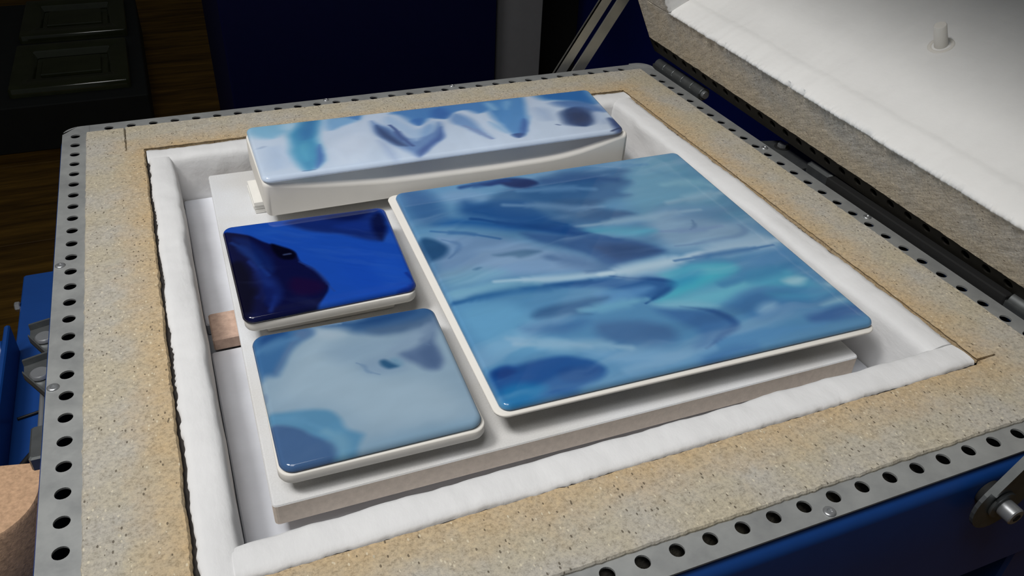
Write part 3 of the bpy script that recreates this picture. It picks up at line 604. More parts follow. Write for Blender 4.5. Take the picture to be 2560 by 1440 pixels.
# --- blue body shell: rounded square wall with a rolled top edge
def perimeter(x0, x1, y0, y1, r, n=8):
    cx, cy = (x0 + x1) / 2, (y0 + y1) / 2
    return [(cx + p, cy + q) for p, q in rrect((x1 - x0) / 2, (y1 - y0) / 2, r, n)]
prof = [(-0.0075, -0.0035)]
for k in range(7):
    a = math.radians(90 - 15 * k)
    prof.append((-0.008 + 0.013 * math.cos(a), -0.0165 + 0.013 * math.sin(a)))
prof += [(0.005, -0.08), (0.005, -0.142), (-0.045, -0.142), (-0.045, -0.139), (0.002, -0.139), (0.002, -0.02), (-0.0075, -0.008)]
rings = []
for off, z in prof:
    rings.append([(x, y, z) for x, y in perimeter(-0.0505 - off, 0.7495 + off, -0.7855 - off, 0.0145 + off, max(0.022 + off, 0.002))])
V, F = rings_loft(rings, caps=False)
n_ = len(rings[0])
mesh('body_shell', V, F, M_blue, kiln, smooth=True, auto=40)
V, F = box(-0.049, 0.748, -0.784, 0.013, -0.14, -0.118)
mesh('body_base', V, F, M_liner, kiln)

# --- vertical seam of the front panel
V, F = box(0.3438, 0.3456, -0.7912, -0.7904, -0.14, -0.018)
mesh('panel_seam', V, F, M_black, kiln, label='dark vertical seam in the blue front panel')

# --- perforated steel rim
def perforated(fm, length, first, pitch, count, hole_v, width, r, round0=0.0, round1=0.0):
    """flat strip 0..length x 0..width with a row of round holes; outer edge (v = width) may be rounded at the ends"""
    bm = bmesh.new()
    nseg = 20
    def face(pts):
        try: bm.faces.new([bm.verts.new(p) for p in pts])
        except ValueError: pass
    us = [first + (i - 0.5) * pitch for i in range(count + 1)]
    def endcap(ua, ub, rr, at1):
        pts = []
        if at1:
            pts = [(ua, 0, 0), (ub, 0, 0)]
            if rr > 0:
                pts += [(ub - rr + rr * math.cos(t), width - rr + rr * math.sin(t), 0) for t in np.linspace(0, math.pi / 2, 9)]
            else: pts.append((ub, width, 0))
            pts.append((ua, width, 0))
        else:
            pts = [(ub, 0, 0), (ub, width, 0)]
            if rr > 0:
                pts += [(ua + rr - rr * math.sin(t), width - rr + rr * math.cos(t), 0) for t in np.linspace(0, math.pi / 2, 9)]
            else: pts.append((ua, width, 0))
            pts.append((ua, 0, 0))
        face(pts)
    if us[0] > 1e-4: endcap(0, us[0], round0, False)
    if length - us[-1] > 1e-4: endcap(us[-1], length, round1, True)
    for i in range(count):
        c = first + i * pitch
        hw = pitch / 2
        ang = [math.atan2(q, p) for p, q in ((hw, width - hole_v), (-hw, width - hole_v), (-hw, -hole_v), (hw, -hole_v))]
        th = sorted(set([round(a % (2 * math.pi), 6) for a in list(np.linspace(0, 2 * math.pi, nseg, endpoint=False) + 0.01) + ang]))
        inner, outer = [], []
        for t in th:
            cx, sy = math.cos(t), math.sin(t)
            ks = []
            if abs(cx) > 1e-9: ks.append(hw / abs(cx))
            if sy > 1e-9: ks.append((width - hole_v) / sy)
            if sy < -1e-9: ks.append(hole_v / -sy)
            k = min(ks)
            inner.append((c + r * cx, hole_v + r * sy, 0)); outer.append((c + k * cx, hole_v + k * sy, 0))
        m = len(th)
        for j in range(m):
            q = (j + 1) % m
            face([inner[j], outer[j], outer[q], inner[q]])
    bmesh.ops.remove_doubles(bm, verts=bm.verts, dist=2e-5)
    V = [tuple(v.co) for v in bm.verts]
    bm.verts.index_update()
    F = [[v.index for v in f.verts] for f in bm.faces]
    bm.free()
    return fm(V), F

HR = 0.0052
# left strip: runs along +y, outer edge towards -x
fmL = frame_map((-0.0215, -0.7855, 0), (0, 1, 0), (-1, 0, 0), (0, 0, 1))
V, F = perforated(fmL, 0.80, (-0.7855 * -1) + (-0.1889 - 0.025 * 23), 0.025, 31, 0.0149, 0.029, HR, 0.02, 0.02)
tl = mesh('trim_strip', V, F, M_steel, kiln, solid=0.0016)
fmR = frame_map((0.7205, -0.7855, 0), (0, 1, 0), (1, 0, 0), (0, 0, 1))
V, F = perforated(fmR, 0.80, 0.7855 - 0.0341 - 0.025 * 29, 0.025, 30, 0.0147, 0.029, HR, 0.02, 0.02)
tr = mesh('trim_strip', V, F, M_steel, kiln, solid=0.0016)
fmB = frame_map((-0.0213, -0.0095, 0), (1, 0, 0), (0, 1, 0), (0, 0, 1))
V, F = perforated(fmB, 0.7416, 0.0213, 0.025, 29, 0.0095, 0.024, HR)
tb = mesh('trim_strip', V, F, M_steel, kiln, solid=0.0016)
fmF = frame_map((-0.0213, -0.7605, 0), (1, 0, 0), (0, -1, 0), (0, 0, 1))
V, F = perforated(fmF, 0.7416, 0.0213 + 0.0208, 0.025, 28, 0.0103, 0.025, HR)
tf = mesh('trim_strip', V, F, M_steel, kiln, solid=0.0016)
def rivet(x, y, z, parent, r=0.0046):
    mb = MB()
    rings = []
    for rr, zz in ((r, 0), (r * 0.96, 0.0007), (r * 0.7, 0.0013), (r * 0.42, 0.0013), (r * 0.3, 0.0006)):
        rings.append([(x + rr * math.cos(t), y + rr * math.sin(t), z + zz) for t in np.linspace(0, 6.2832, 16, endpoint=False)])
    V, F = rings_loft(rings)
    mesh('rivet', V, F, M_bolt, parent, smooth=True, auto=50)
for x, y in ((-0.0452, -0.3012), (-0.0456, -0.4764)): rivet(x, y, 0.0, tl)
for x, y in ((0.2635, 0.0100), (0.4384, 0.0096)): rivet(x, y, 0.0, tb, 0.004)
for x, y in ((0.7420, -0.2924), (0.7440, -0.4712)): rivet(x, y, 0.0, tr)
for x, y in ((0.4341, -0.7805),): rivet(x, y, 0.0, tf)

# --- vermiculite boards on top of the wall
ZV = 0.0032
def toast_attr(o, fn):
    me = o.data
    org = np.array(root_of(o)['org'])
    co = np.zeros(len(me.vertices) * 3); me.vertices.foreach_get('co', co)
    co = co.reshape(-1, 3) + org
    a = me.attributes.new('toast', 'FLOAT', 'POINT')
    a.data.foreach_set('value', np.clip(fn(co), 0, 1).astype(np.float32))
def heat(co):
    x, y = co[:, 0], co[:, 1]
    d = np.maximum(np.maximum(0.037 - x, x - 0.660), np.maximum(y + 0.0785, -0.700 - y))   # distance outside the chamber opening
    return 1.0 - d / 0.045
def board(fm, a0, a1, w0, w1fn, seed, N=160, top=ZV, bottom=-0.045, m=None, parent=None, toast=heat, steps=()):
    e1 = wob(seed, (18, 60, 150), (0.0004, 0.0004, 0.0003)); e2 = wob(seed + 1, (14, 50, 140), (0.0005, 0.0005, 0.0004)); ez = wob(seed + 2, (10, 40), (0.0003, 0.0002))
    z = lambda a: 0 * a
    def prof(a):
        w1 = w1fn(a)
        P = [(w0, bottom), (w0, top - 0.0016, 'a'), (w0 + 0.001, top, 'a')]
        for k in range(1, 9): P.append((w0 + (w1 - w0) * k / 9.0, top, 'm'))
        P += [(w1 - 0.0012, top, 'b'), (w1, top - 0.002, 'b'), (w1, bottom)]
        return P
    N = np.array(sorted([q for q in np.linspace(a0, a1, N) if all(abs(q - t) > 0.0008 for t in steps)] + [t + e for t in steps for e in (-0.0001, 0.0001)]))
    V, F = bar(fm, a0, a1, prof, N, jit={'a': (e1, ez), 'b': (e2, ez), 'm': (z, ez)})
    o = mesh('insulation_board', V, F, m or M_verm, parent or kiln)
    if toast: toast_attr(o, toast)
    return o
fx = frame_map((0, 0, 0), (1, 0, 0), (0, 1, 0), (0, 0, 1))      # bar along x, side = y
fy = frame_map((0, 0, 0), (0, 1, 0), (1, 0, 0), (0, 0, 1))      # bar along y, side = x
board(fy, -0.7625, -0.0125, -0.0245, lambda a: 0.0370 if a < -0.0788 else 0.0178, 11, 200, steps=(-0.0788,))
board(fx, 0.0186, 0.6792, -0.0125, lambda a: -0.0780 if a < 0.6600 else -0.0780, 12, 180)
board(fy, -0.7625, -0.0125, 0.7235, lambda a: 0.6605 if -0.6955 < a < -0.0788 else 0.6802, 13, 200, steps=(-0.6955, -0.0788))
board(fx, 0.0378, 0.6794, -0.7628, lambda a: -0.7000 if a < 0.6600 else -0.6966, 14, 180, steps=(0.66,))

# --- added dark strips: painted shade in the gap between board and fibre
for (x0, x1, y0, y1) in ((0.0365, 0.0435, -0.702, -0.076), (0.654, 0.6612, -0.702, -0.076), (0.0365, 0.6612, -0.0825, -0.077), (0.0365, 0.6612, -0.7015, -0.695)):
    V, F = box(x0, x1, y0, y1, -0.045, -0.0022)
    mesh('gap_shade_strip', V, F, M_gapshade, kiln, label='dark strip standing in for the shade of the gap around the fibre')

# --- white fibre walls of the chamber (T thick, soft inner edge)
def fibre_wall(fm, a0, a1, o0, sgn, T, seed, N=170, parent=None, m=None, zb=-0.060):
    ro = wob(seed, (10, 34, 110), (0.0007, 0.0008, 0.0007)); rz = wob(seed + 3, (5, 16, 50), (0.0010, 0.0006, 0.0003)); ri = wob(seed + 5, (4, 14, 40), (0.0012, 0.0008, 0.0003))
    z = lambda a: 0 * a
    mid = wob(seed + 7, (6, 22, 60), (0.0009, 0.0006, 0.0003)); low = wob(seed + 9, (8, 30), (0.0012, 0.0005))
    P0 = [(0.0, zb), (0.0, -0.006, 'o'), (0.0006, -0.001, 'o'), (0.002, 0.0014, 'o'), (0.007, 0.0020, 'm'), (0.013, 0.0021, 'm'), (0.019, 0.0018, 'r'),
          (0.0245, 0.0008, 'r'), (0.0272, -0.0008, 'i'), (0.0288, -0.0034, 'i'), (0.0296, -0.0072, 'i'), (0.0300, -0.0140, 'w'), (0.0300, -0.026, 'w'), (0.0300, -0.036, 'w'), (0.0300, zb)]
    def prof(a): return [(o0 + sgn * p[0] * T / 0.03,) + tuple(p[1:]) for p in P0]
    V, F = bar(fm, a0, a1, prof, N, jit={'o': (ro, rz), 'm': (z, rz), 'r': (z, mid), 'i': (ri, mid), 'w': (low, z)})
    return mesh('fibre_wall', V, F, m or M_fibre, parent or kiln, smooth=True, auto=60)
fibre_wall(fy, -0.6985, -0.1035, 0.0393, 1, 0.027, 21)
fibre_wall(fx, 0.0385, 0.6585, -0.0800, -1, 0.029, 31)
fibre_wall(fy, -0.6715, -0.1035, 0.6585, -1, 0.0305, 41)
fibre_wall(fx, 0.0600, 0.6570, -0.6975, 1, 0.031, 51)

# --- chamber floor boards
V, F = box(0.0668, 0.6275, -0.3608, -0.1098, -0.066, -0.0535, 0.0012)
mesh('floor_board', V, F, M_board, kiln)
V, F = box(0.0672, 0.6275, -0.6660, -0.4030, -0.066, -0.0540, 0.0012)
mesh('floor_board', V, F, M_board, kiln)
V, F = box(0.0600, 0.6290, -0.667, -0.108, -0.118, -0.0664)
mesh('floor_insulation', V, F, M_board, kiln)

# --- raised bell lid: s runs away from the hinge in the mating face, dep runs into the lid
th = math.radians(63)
dS = np.array([-math.cos(th), 0, math.sin(th)]); dW = np.array([math.sin(th), 0, math.cos(th)])
eY = np.array([0, 1.0, 0]) + 0.033 * dS; eY /= np.linalg.norm(eY)
dS = dS - eY * (dS @ eY); dS /= np.linalg.norm(dS)
LO = np.array([0.755, -0.3, 0.027]) + 0.3 * eY          # origin at y = 0
def L3(s, yv, dep): return tuple(LO + s * dS + yv * eY + dep * dW)
S0, S1, Y0, Y1, DEP = -0.0150, 0.785, -0.792, 0.008, 0.32
def lbox(s0, s1, y0, y1, d0, d1, b=0.0):
    V, F = box(s0, s1, y0, y1, d0, d1, b)
    return [L3(*p) for p in V], F
mb = MB()
for args in ((S0 - 0.002, S0, Y0, Y1, 0.0015, DEP), (S1, S1 + 0.002, Y0, Y1, 0.0015, DEP), (S0, S1, Y0 - 0.002, Y0, 0.0015, DEP), (S0, S1, Y1, Y1 + 0.002, 0.0015, DEP),
             (S0 - 0.002, S1 + 0.002, Y0 - 0.002, Y1 + 0.002, DEP, DEP + 0.003)):
    mb.add(*lbox(*args))
lid = mesh('lid', mb.V, mb.F, M_stonegrey, kiln, label='raised bell lid lined with white fibre')
def lfm(o, a, b): # frame in the lid mating plane: along a, side b, up = out of the face
    return frame_map(o, a, b, -dW)
V, F = perforated(lfm(L3(0.0135, Y0, 0), eY, -dS), 0.80, 0.792 - 0.384 + 0.0 - 0.025 * 15, 0.025, 31, 0.0135, 0.0285, HR, 0.022, 0.022)
mesh('trim_strip', V, F, M_shadesteel, lid, solid=0.0016)
V, F = perforated(lfm(L3(0.7565, Y0, 0), eY, dS), 0.80, 0.033, 0.025, 30, 0.0135, 0.0285, HR, 0.022, 0.022)
mesh('trim_strip', V, F, M_shadesteel, lid, solid=0.0016)
V, F = perforated(lfm(L3(0.0137, Y1 - 0.0285, 0), dS, eY), 0.7426, 0.0213, 0.025, 29, 0.0135, 0.0285, HR)
mesh('trim_strip', V, F, M_shadesteel, lid, solid=0.0016)
V, F = perforated(lfm(L3(0.0137, Y0 + 0.0285, 0), dS, -eY), 0.7426, 0.0213, 0.025, 29, 0.0135, 0.0285, HR)
mesh('trim_strip', V, F, M_shadesteel, lid, solid=0.0016)
def lid_attr(o):
    me = o.data; org = np.array(root_of(o)['org'])
    co = np.zeros(len(me.vertices) * 3); me.vertices.foreach_get('co', co); co = co.reshape(-1, 3) + org - LO
    s = co @ dS; yv = co @ eY
    a = me.attributes.new('sawdir', 'FLOAT_VECTOR', 'POINT')
    ang = math.radians(33)
    # first component runs across the saw marks
    q = np.stack([s * math.cos(ang) + yv * math.sin(ang), (yv * math.cos(ang) - s * math.sin(ang)) * 0.25, 0 * s], 1)
    a.data.foreach_set('vector', q.astype(np.float32).ravel())
    t = me.attributes.new('toast', 'FLOAT', 'POINT')
    t.data.foreach_set('value', np.clip(0.9 - s / 0.06, 0, 1).astype(np.float32))
lf_y = lfm(L3(0, 0, 0), eY, dS)
lf_s = lfm(L3(0, 0, 0), dS, eY)
for o in (board(lf_y, Y0 + 0.006, Y1 - 0.006, 0.0105, lambda a: 0.0850, 61, 320, 0.0035, -0.05, M_vermlid, lid, None),
          board(lf_y, Y0 + 0.006, Y1 - 0.006, 0.7600, lambda a: 0.6850, 63, 120, 0.0035, -0.05, M_vermlid, lid, None),
          board(lf_s, 0.0858, 0.6842, Y1 - 0.020, lambda a: -0.0870, 65, 120, 0.0035, -0.05, M_vermlid, lid, None),
          board(lf_s, 0.0858, 0.6842, Y0 + 0.020, lambda a: -0.7000, 67, 120, 0.0035, -0.05, M_vermlid, lid, None)):
    lid_attr(o)
def lid_wall(fm, a0, a1, o0, sgn, seed, N):
    j1 = wob(seed, (12, 40, 120, 260), (0.0010, 0.0012, 0.0012, 0.0007)); j2 = wob(seed + 1, (6, 22, 60), (0.0010, 0.0008, 0.0004)); j3 = wob(seed + 2, (5, 18, 50), (0.0014, 0.0008, 0.0004)); j4 = wob(seed + 4, (6, 20, 50), (0.0014, 0.001, 0.0005))
    z = lambda a: 0 * a
    P0 = [(-0.030, -0.300), (-0.030, -0.052), (-0.0022, -0.052), (-0.0022, 0.0030, 'e'), (-0.0008, 0.0052, 'e'), (0.0012, 0.0056, 'e'), (0.0030, 0.0038, 'e'), (0.0038, 0.0010, 'r'), (0.0040, -0.004, 'r'), (0.0040, -0.012, 'r'),
          (0.0038, -0.022, 's'), (0.0034, -0.0270, 's'), (0.0014, -0.0310, 's'), (0.0006, -0.0350, 's'), (0.0006, -0.05, 's'), (0.0008, -0.075, 'w'), (0.0004, -0.10, 'q'), (0.0008, -0.13, 'w'), (0.0004, -0.165, 'q'), (0.0006, -0.20, 'w'), (0.0006, -0.24, 'q'), (0.0006, -0.300)]
    def prof(a): return [(o0 + sgn * p[0],) + tuple(p[1:]) for p in P0]
    V, F = bar(fm, a0, a1, prof, N, jit={'e': (j1, j1), 'r': (j2, z), 's': (j2, j3), 'w': (j3, z), 'q': (j4, z)})
    return mesh('fibre_wall', V, F, M_lidfibre, lid, smooth=True, auto=60)
lid_wall(lf_y, -0.6995, -0.0885, 0.0870, 1, 71, 420)
lid_wall(lf_y, -0.6995, -0.0885, 0.6830, -1, 75, 120)
lid_wall(lf_s, 0.0905, 0.6795, -0.0892, -1, 81, 160)
lid_wall(lf_s, 0.0905, 0.6795, -0.6978, 1, 85, 160)
V, F = lbox(0.055, 0.715, -0.73, -0.057, 0.3005, 0.318)
mesh('fibre_ceiling', V, F, M_lidfibre, lid)
# ceramic pin in the lining
pb = np.array(L3(0.0866, -0.4134, 0.131))
ax = dS + 0.02 * eY
mb = MB()
mb.add(*cyl(pb, pb + 0.0262 * ax, 0.0068, 0.0064, 24, 0.0008))
u1 = eY; u2 = dW
tor = []
for k in range(5):
    a = math.pi * k / 4
    rr, hh = 0.0112 + 0.0024 * math.cos(a), 0.0016 * math.sin(a)
    tor.append([tuple(pb + rr * (math.cos(t) * u1 + math.sin(t) * u2) + (hh + 0.0002) * dS) for t in np.linspace(0, 6.2832, 28, endpoint=False)])
mb.add(*rings_loft(tor, caps=False))
mesh('ceramic_pin', mb.V, mb.F, M_mould, lid, smooth=True, auto=45, label='short white ceramic pin standing out of the lid lining')

# --- hinges on the right side
def hinge(y0, y1, parts):
    x, z, r = 0.7655, 0.0005, 0.0092
    V, F = cyl((x, y0 - 0.004, z), (x, y1 + 0.002, z), r * 0.62, None, 20, 0.0008)
    h = mesh('hinge', V, F, M_bolt, kiln, smooth=True, auto=40)
    q = np.linspace(y0, y1, parts + 1)
    for a, b in zip(q[:-1], q[1:]):
        V, F = cyl((x, a + 0.0005, z), (x, b - 0.0005, z), r, None, 24, 0.0007)
        mesh('knuckle', V, F, M_galv, h, smooth=True, auto=40)
    V, F = box(0.7548, 0.7575, y0, y1, -0.05, 0.003)
    mesh('hinge_leaf', V, F, M_galv, h)
hinge(-0.122, 0.002, 5)
hinge(-0.772, -0.640, 5)

# --- lid stop on the right: folded bracket, angle bar and black seal
mb = MB()
mb.add([(0.7530, -0.262, -0.006), (0.7860, -0.270, -0.006), (0.8080, -0.330, -0.006), (0.7740, -0.345, -0.006), (0.7530, -0.345, -0.006),
        (0.7530, -0.262, -0.009), (0.7860, -0.270, -0.009), (0.8080, -0.330, -0.009), (0.7740, -0.345, -0.009), (0.7530, -0.345, -0.009)],
       [(0, 1, 2, 3, 4), (9, 8, 7, 6, 5), (0, 5, 6, 1), (1, 6, 7, 2), (2, 7, 8, 3), (3, 8, 9, 4), (4, 9, 5, 0)])
mb.add([(0.8080, -0.330, -0.006), (0.7740, -0.345, -0.006), (0.7780, -0.352, -0.030), (0.8080, -0.336, -0.006), (0.7745, -0.349, -0.008), (0.7790, -0.356, -0.030)],
       [(0, 1, 2), (3, 5, 4), (0, 3, 4, 1), (1, 4, 5, 2), (2, 5, 3, 0)])
br = mesh('stop_bracket', mb.V, mb.F, M_galv, kiln, label='folded galvanised bracket behind the right rim')
V, F = cyl((0.7745, -0.287, -0.006), (0.7745, -0.287, -0.0005), 0.0062, None, 6, 0.0006)
bt = mesh('bolt', V, F, M_bolt, br)
V, F = cyl((0.7745, -0.287, -0.0062), (0.7745, -0.287, -0.0052), 0.0098, None, 24)
mesh('washer', V, F, M_rubber, br, smooth=True, auto=40, label='dark washer under the bolt')
mb = MB()
mb.add(*box(0.7645, 0.7670, -0.640, -0.392, -0.034, 0.0070, 0.0008)); mb.add(*box(0.7670, 0.7920, -0.640, -0.392, 0.0044, 0.0070, 0.0008))
mesh('stop_bar', mb.V, mb.F, M_stonegrey, kiln, label='dark grey angle bar along the right rim')
V, F = box(0.7600, 0.7950, -0.3915, -0.3480, -0.040, 0.0060, 0.003)
mesh('stop_block', V, F, M_galv, kiln, label='short galvanised block at the end of the angle bar')
V, F = box(0.7530, 0.7640, -0.640, -0.3920, -0.040, 0.0078, 0.0012)
mesh('seal_strip', V, F, M_rubber, kiln, label='black rubber strip on the bar')

# --- slotted lid stay arms, front and back
def stay(yc, t, base, direction, length, width, slot, m, name, bolt_side):
    bx, bz = base
    dx, dz = direction; n = math.hypot(dx, dz); dx /= n; dz /= n
    px, pz = -dz, dx
    mb = MB()
    hw, hs = width / 2, slot / 2
    # outline with a rounded foot, split in two cheeks so the slot stays open
    for sg in (1, -1):
        pts = [(0.028, sg * hs), (length, sg * hs), (length, sg * hw), (0, sg * hw)]
        pts += [(-hw * math.sin(a), sg * hw * math.cos(a)) for a in np.linspace(0, math.pi / 2, 8)[1:]]
        pts += [(0.028, 0.0)]
        P = [(bx + a * dx + b * px, bz + a * dz + b * pz) for a, b in pts]
        k = len(P)
        V = [(p, yc - t / 2, q) for p, q in P] + [(p, yc + t / 2, q) for p, q in P]
        F = [tuple(range(k)), tuple(range(k, 2 * k))[::-1]] + [(i, (i + 1) % k, k + (i + 1) % k, k + i) for i in range(k)]
        mb.add(V, F)
    # folded stiffening lip on the upper edge
    a0, a1 = 0.004, length
    lipV = []
    for a in (a0, a1):
        for b_, yv in ((hw, yc - t / 2), (hw, yc - t / 2 - bolt_side * 0.0035), (hw - 0.0025, yc - t / 2 - bolt_side * 0.0035), (hw - 0.0025, yc - t / 2)):
            lipV.append((bx + a * dx + b_ * px, yv, bz + a * dz + b_ * pz))
    mb.add(lipV, [(0, 1, 2, 3), (7, 6, 5, 4), (0, 4, 5, 1), (1, 5, 6, 2), (2, 6, 7, 3), (3, 7, 4, 0)])
    s = mesh('stay_arm', mb.V, mb.F, m, kiln, label=name)
    return s
sf = stay(-0.8020, 0.003, (0.5795, -0.0260), (0.022, 0.031), 0.50, 0.050, 0.007, M_galv, 'slotted steel lid stay bolted to the front panel', 1)
V, F = cyl((0.5795, -0.8035, -0.0260), (0.5795, -0.8060, -0.0260), 0.0120, None, 28, 0.0006)
mesh('washer', V, F, M_galv, sf, smooth=True, auto=40)
V, F = cyl((0.5795, -0.8060, -0.0260), (0.5795, -0.8175, -0.0260), 0.0072, None, 24, 0.0009)
bl = mesh('bolt', V, F, M_bolt, sf, smooth=True, auto=40)
V, F = cyl((0.5795, -0.7908, -0.0260), (0.5795, -0.8004, -0.0260), 0.0105, None, 20)
mesh('spacer', V, F, M_rubber, sf, smooth=True, auto=40)
V, F = cyl((0.5795, -0.8172, -0.0260), (0.5795, -0.8178, -0.0260), 0.0036, None, 6)
mesh('bolt_socket', V, F, M_black, sf, label='dark hexagonal socket of the bolt')
sb = stay(0.0350, 0.003, (0.6000, -0.0560), (0.065, 0.1008), 0.55, 0.0425, 0.0085, M_alu, 'slotted aluminium lid stay behind the kiln', -1)
V, F = cyl((0.6000, 0.0185, -0.0560), (0.6000, 0.0440, -0.0560), 0.0072, None, 20, 0.0008)
mesh('bolt', V, F, M_bolt, sb, smooth=True, auto=40)

# --- stand, ledge and latch on the left side
V, F = box(-0.010, 0.700, -0.740, -0.030, -0.62, -0.1425)
mesh('base_box', V, F, M_liner, kiln)
for x0, x1, y0, y1 in ((-0.048, 0.0, -0.782, -0.735), (0.690, 0.745, -0.782, -0.735), (-0.048, 0.0, -0.04, 0.010), (0.690, 0.745, -0.04, 0.010)):
    V, F = box(x0, x1, y0, y1, -Z0, -0.1425, 0.003)
    mesh('leg', V, F, M_blue, kiln)
V, F = box(-0.1465, -0.0485, -0.760, 0.0275, -0.206, -0.200, 0.0015)
ledge = mesh('side_ledge', V, F, M_blue, kiln)
V, F = box(-0.1465, -0.1405, -0.405, -0.140, -0.2005, -0.160, 0.0015)
mesh('ledge_flange', V, F, M_blue, kiln)
V, F = cyl((-0.1470, -0.172, -0.178), (-0.44, -0.172, -0.170), 0.016, None, 28, 0.001)
mesh('tube_handle', V, F, M_blue, kiln, smooth=True, auto=40)
V, F = cyl((-0.1465, -0.040, -0.203), (-0.1530, -0.040, -0.203), 0.0062, None, 6, 0.001)
mesh('bolt', V, F, M_bolt, ledge)
def latch(yc, zc, ang):
    mb = MB()
    x0 = -0.0560
    c, s_ = math.cos(ang), math.sin(ang)
    def T(P): return [(x0 - (a * c - b * s_), yc + (a * s_ + b * c), zc + h) for a, b, h in P]
    # triangular folded lever with raised edges
    tri = [(0, -0.036), (0.026, 0.004), (0.028, 0.020), (0, 0.030)]
    V = [(a, b, 0) for a, b in tri] + [(a, b, 0.002) for a, b in tri]
    F = [(0, 1, 2, 3), (7, 6, 5, 4)] + [(i, (i + 1) % 4, 4 + (i + 1) % 4, 4 + i) for i in range(4)]
    mb.add(T(V), F)
    for (p, q) in ((tri[2], tri[3]), (tri[0], tri[1])):
        V = [(p[0], p[1], 0), (q[0], q[1], 0), (q[0], q[1] + 0.0022, 0), (p[0], p[1] + 0.0022, 0)]
        V = V + [(a, b, 0.008) for a, b, h in V]
        mb.add(T(V), [(0, 1, 2, 3), (7, 6, 5, 4)] + [(i, (i + 1) % 4, 4 + (i + 1) % 4, 4 + i) for i in range(4)])
    o = mesh('toggle_latch', mb.V, mb.F, M_galv, kiln, label='zinc toggle latch on the left side')
    pc = T([(0.0135, 0.004, 0.002), (0.0135, 0.004, 0.006)])
    V, F = cyl(pc[0], pc[1], 0.0085, 0.0078, 24, 0.001)
    mesh('rivet', V, F, M_bolt, o, smooth=True, auto=45)
    return o
la = latch(-0.345, -0.052, 0.10)
lb = latch(-0.402, -0.048, 0.06)
V, F = cyl((-0.0700, -0.400, -0.060), (-0.0700, -0.478, -0.060), 0.0030, None, 14)
mesh('threaded_rod', V, F, M_bolt, lb, smooth=True, auto=40)
V, F = box(-0.0760, -0.0640, -0.490, -0.452, -0.067, -0.053, 0.0015)
mesh('latch_nut', V, F, M_galv, lb)

# ================================================================== kiln shelf
sc = ((0.0985 + 0.5985 + 0.0880 + 0.5985) / 4, -0.3805)
V, F = ring_slab((0.3452, -0.3800), -0.018, 0.2515, 0.2545, 0.0035, [(0.0012, -0.0400), (0.0, -0.0390), (0.0, -0.0214), (0.0007, -0.0203), (0.0018, -0.0200)], 3)
n_ = 4 * 4
mids = [1] * (n_ * 2) + [0] * (n_ * 2) + [1, 0]
mesh('kiln_shelf', V, F, [M_shelf, M_shelfedge], loc=(0.3452, -0.38, -0.04), mids=mids,
     label='large square white kiln shelf lying in the chamber under all the moulds', cat='shelf')
V, F = box(0.0705, 0.1350, -0.4035, -0.3625, -0.0535, -0.0402, 0.0014)
mesh('prop_brick', V, F, M_pink, loc=(0.10, -0.382, -0.0535), label='small pinkish brick block peeping out beside the shelf at the left fibre wall', cat='brick')
for (x, yv) in ((0.53, -0.20), (0.53, -0.56), (0.30, -0.56), (0.30, -0.2)):
    pass

# three stacked ceramic strips under the left end of the long mould
for k in range(3):
    z0 = -0.0200 + 0.005 * k
    dx = (0.0006, -0.0008, 0.0)[k]
    V, F = box(0.1362 + dx, 0.1640 + dx, -0.2262 + 0.001 * k * (1 - k), -0.1760, z0 + 0.0002, z0 + 0.0048, 0.0005)
    mesh('ceramic_strip', V, F, M_post, label='%s white ceramic strip of the stack of three under the long box mould' % ('lowest', 'middle', 'topmost')[k], cat='strip', group='ceramic strips under the long mould')
V, F = box(0.3945, 0.4225, -0.6080, -0.3300, -0.0200, -0.0022, 0.0008)
mesh('ceramic_post', V, F, M_post, label='white ceramic prop bar under the front edge of the large blue glass plate', cat='prop')

# ================================================================== long box mould
DIP = [(0.1446, 0.0345), (0.1617, 0.0312), (0.1773, 0.028), (0.2136, 0.0234), (0.2684, 0.0182), (0.3306, 0.0166), (0.396, 0.0155), (0.4645, 0.0161), (0.4897, 0.0184), (0.5149, 0.0233), (0.5351, 0.0285), (0.5566, 0.0335), (0.5620, 0.0340)]
XA, XB = 0.1446, 0.5605
dxs = [d_[0] for d_ in DIP]; dzs = [d_[1] for d_ in DIP]
rings = []
RC = 0.006
xs = [XA + RC * (1 - math.cos(q)) for q in np.linspace(0, math.pi / 2, 7)] + list(np.linspace(XA + RC, XB - RC, 70))[1:-1] + [XB - RC * (1 - math.cos(q)) for q in np.linspace(0, math.pi / 2, 7)][::-1]
for x in xs:
    e = min(x - XA, XB - x)
    ins = 0.0 if e >= RC else RC - math.sqrt(max(RC * RC - (RC - e) ** 2, 0))
    t = (x - XA) / (XB - XA)
    # smoothed rim height
    zt = float(np.mean([np.interp(x + q, dxs, dzs) for q in np.linspace(-0.016, 0.016, 9)])) if 0.17 < x < 0.54 else float(np.interp(x, dxs, dzs))
    yf = -0.2640 - 0.0035 * t + ins; yb = -0.1380 - 0.0070 * t - ins
    zt -= ins * 0.35
    ring = [(x, yf, -0.0035 + ins), (x, yf, zt - 0.0050)]
    for q in (20, 45, 70, 90):
        a = math.radians(q); ring.append((x, yf + 0.0050 * (1 - math.cos(a)), zt - 0.0050 * (1 - math.sin(a))))
    ring += [(x, yf + 0.0075, zt - 0.0003), (x, yf + 0.0100, zt - 0.0016), (x, yb - 0.012, zt - 0.0016), (x, yb - 0.009, zt - 0.0004), (x, yb - 0.004, zt), (x, yb, zt - 0.004), (x, yb, -0.0035 + ins), (x, yb - 0.002, -0.0050 + ins), (x, yf + 0.002, -0.0050 + ins)]
    rings.append(ring)
V, F = rings_loft(rings)
mesh('long_mould', V, F, M_mould, smooth=True, auto=50, label='long narrow white ceramic box mould with a dipped rim at the back', cat='mould')

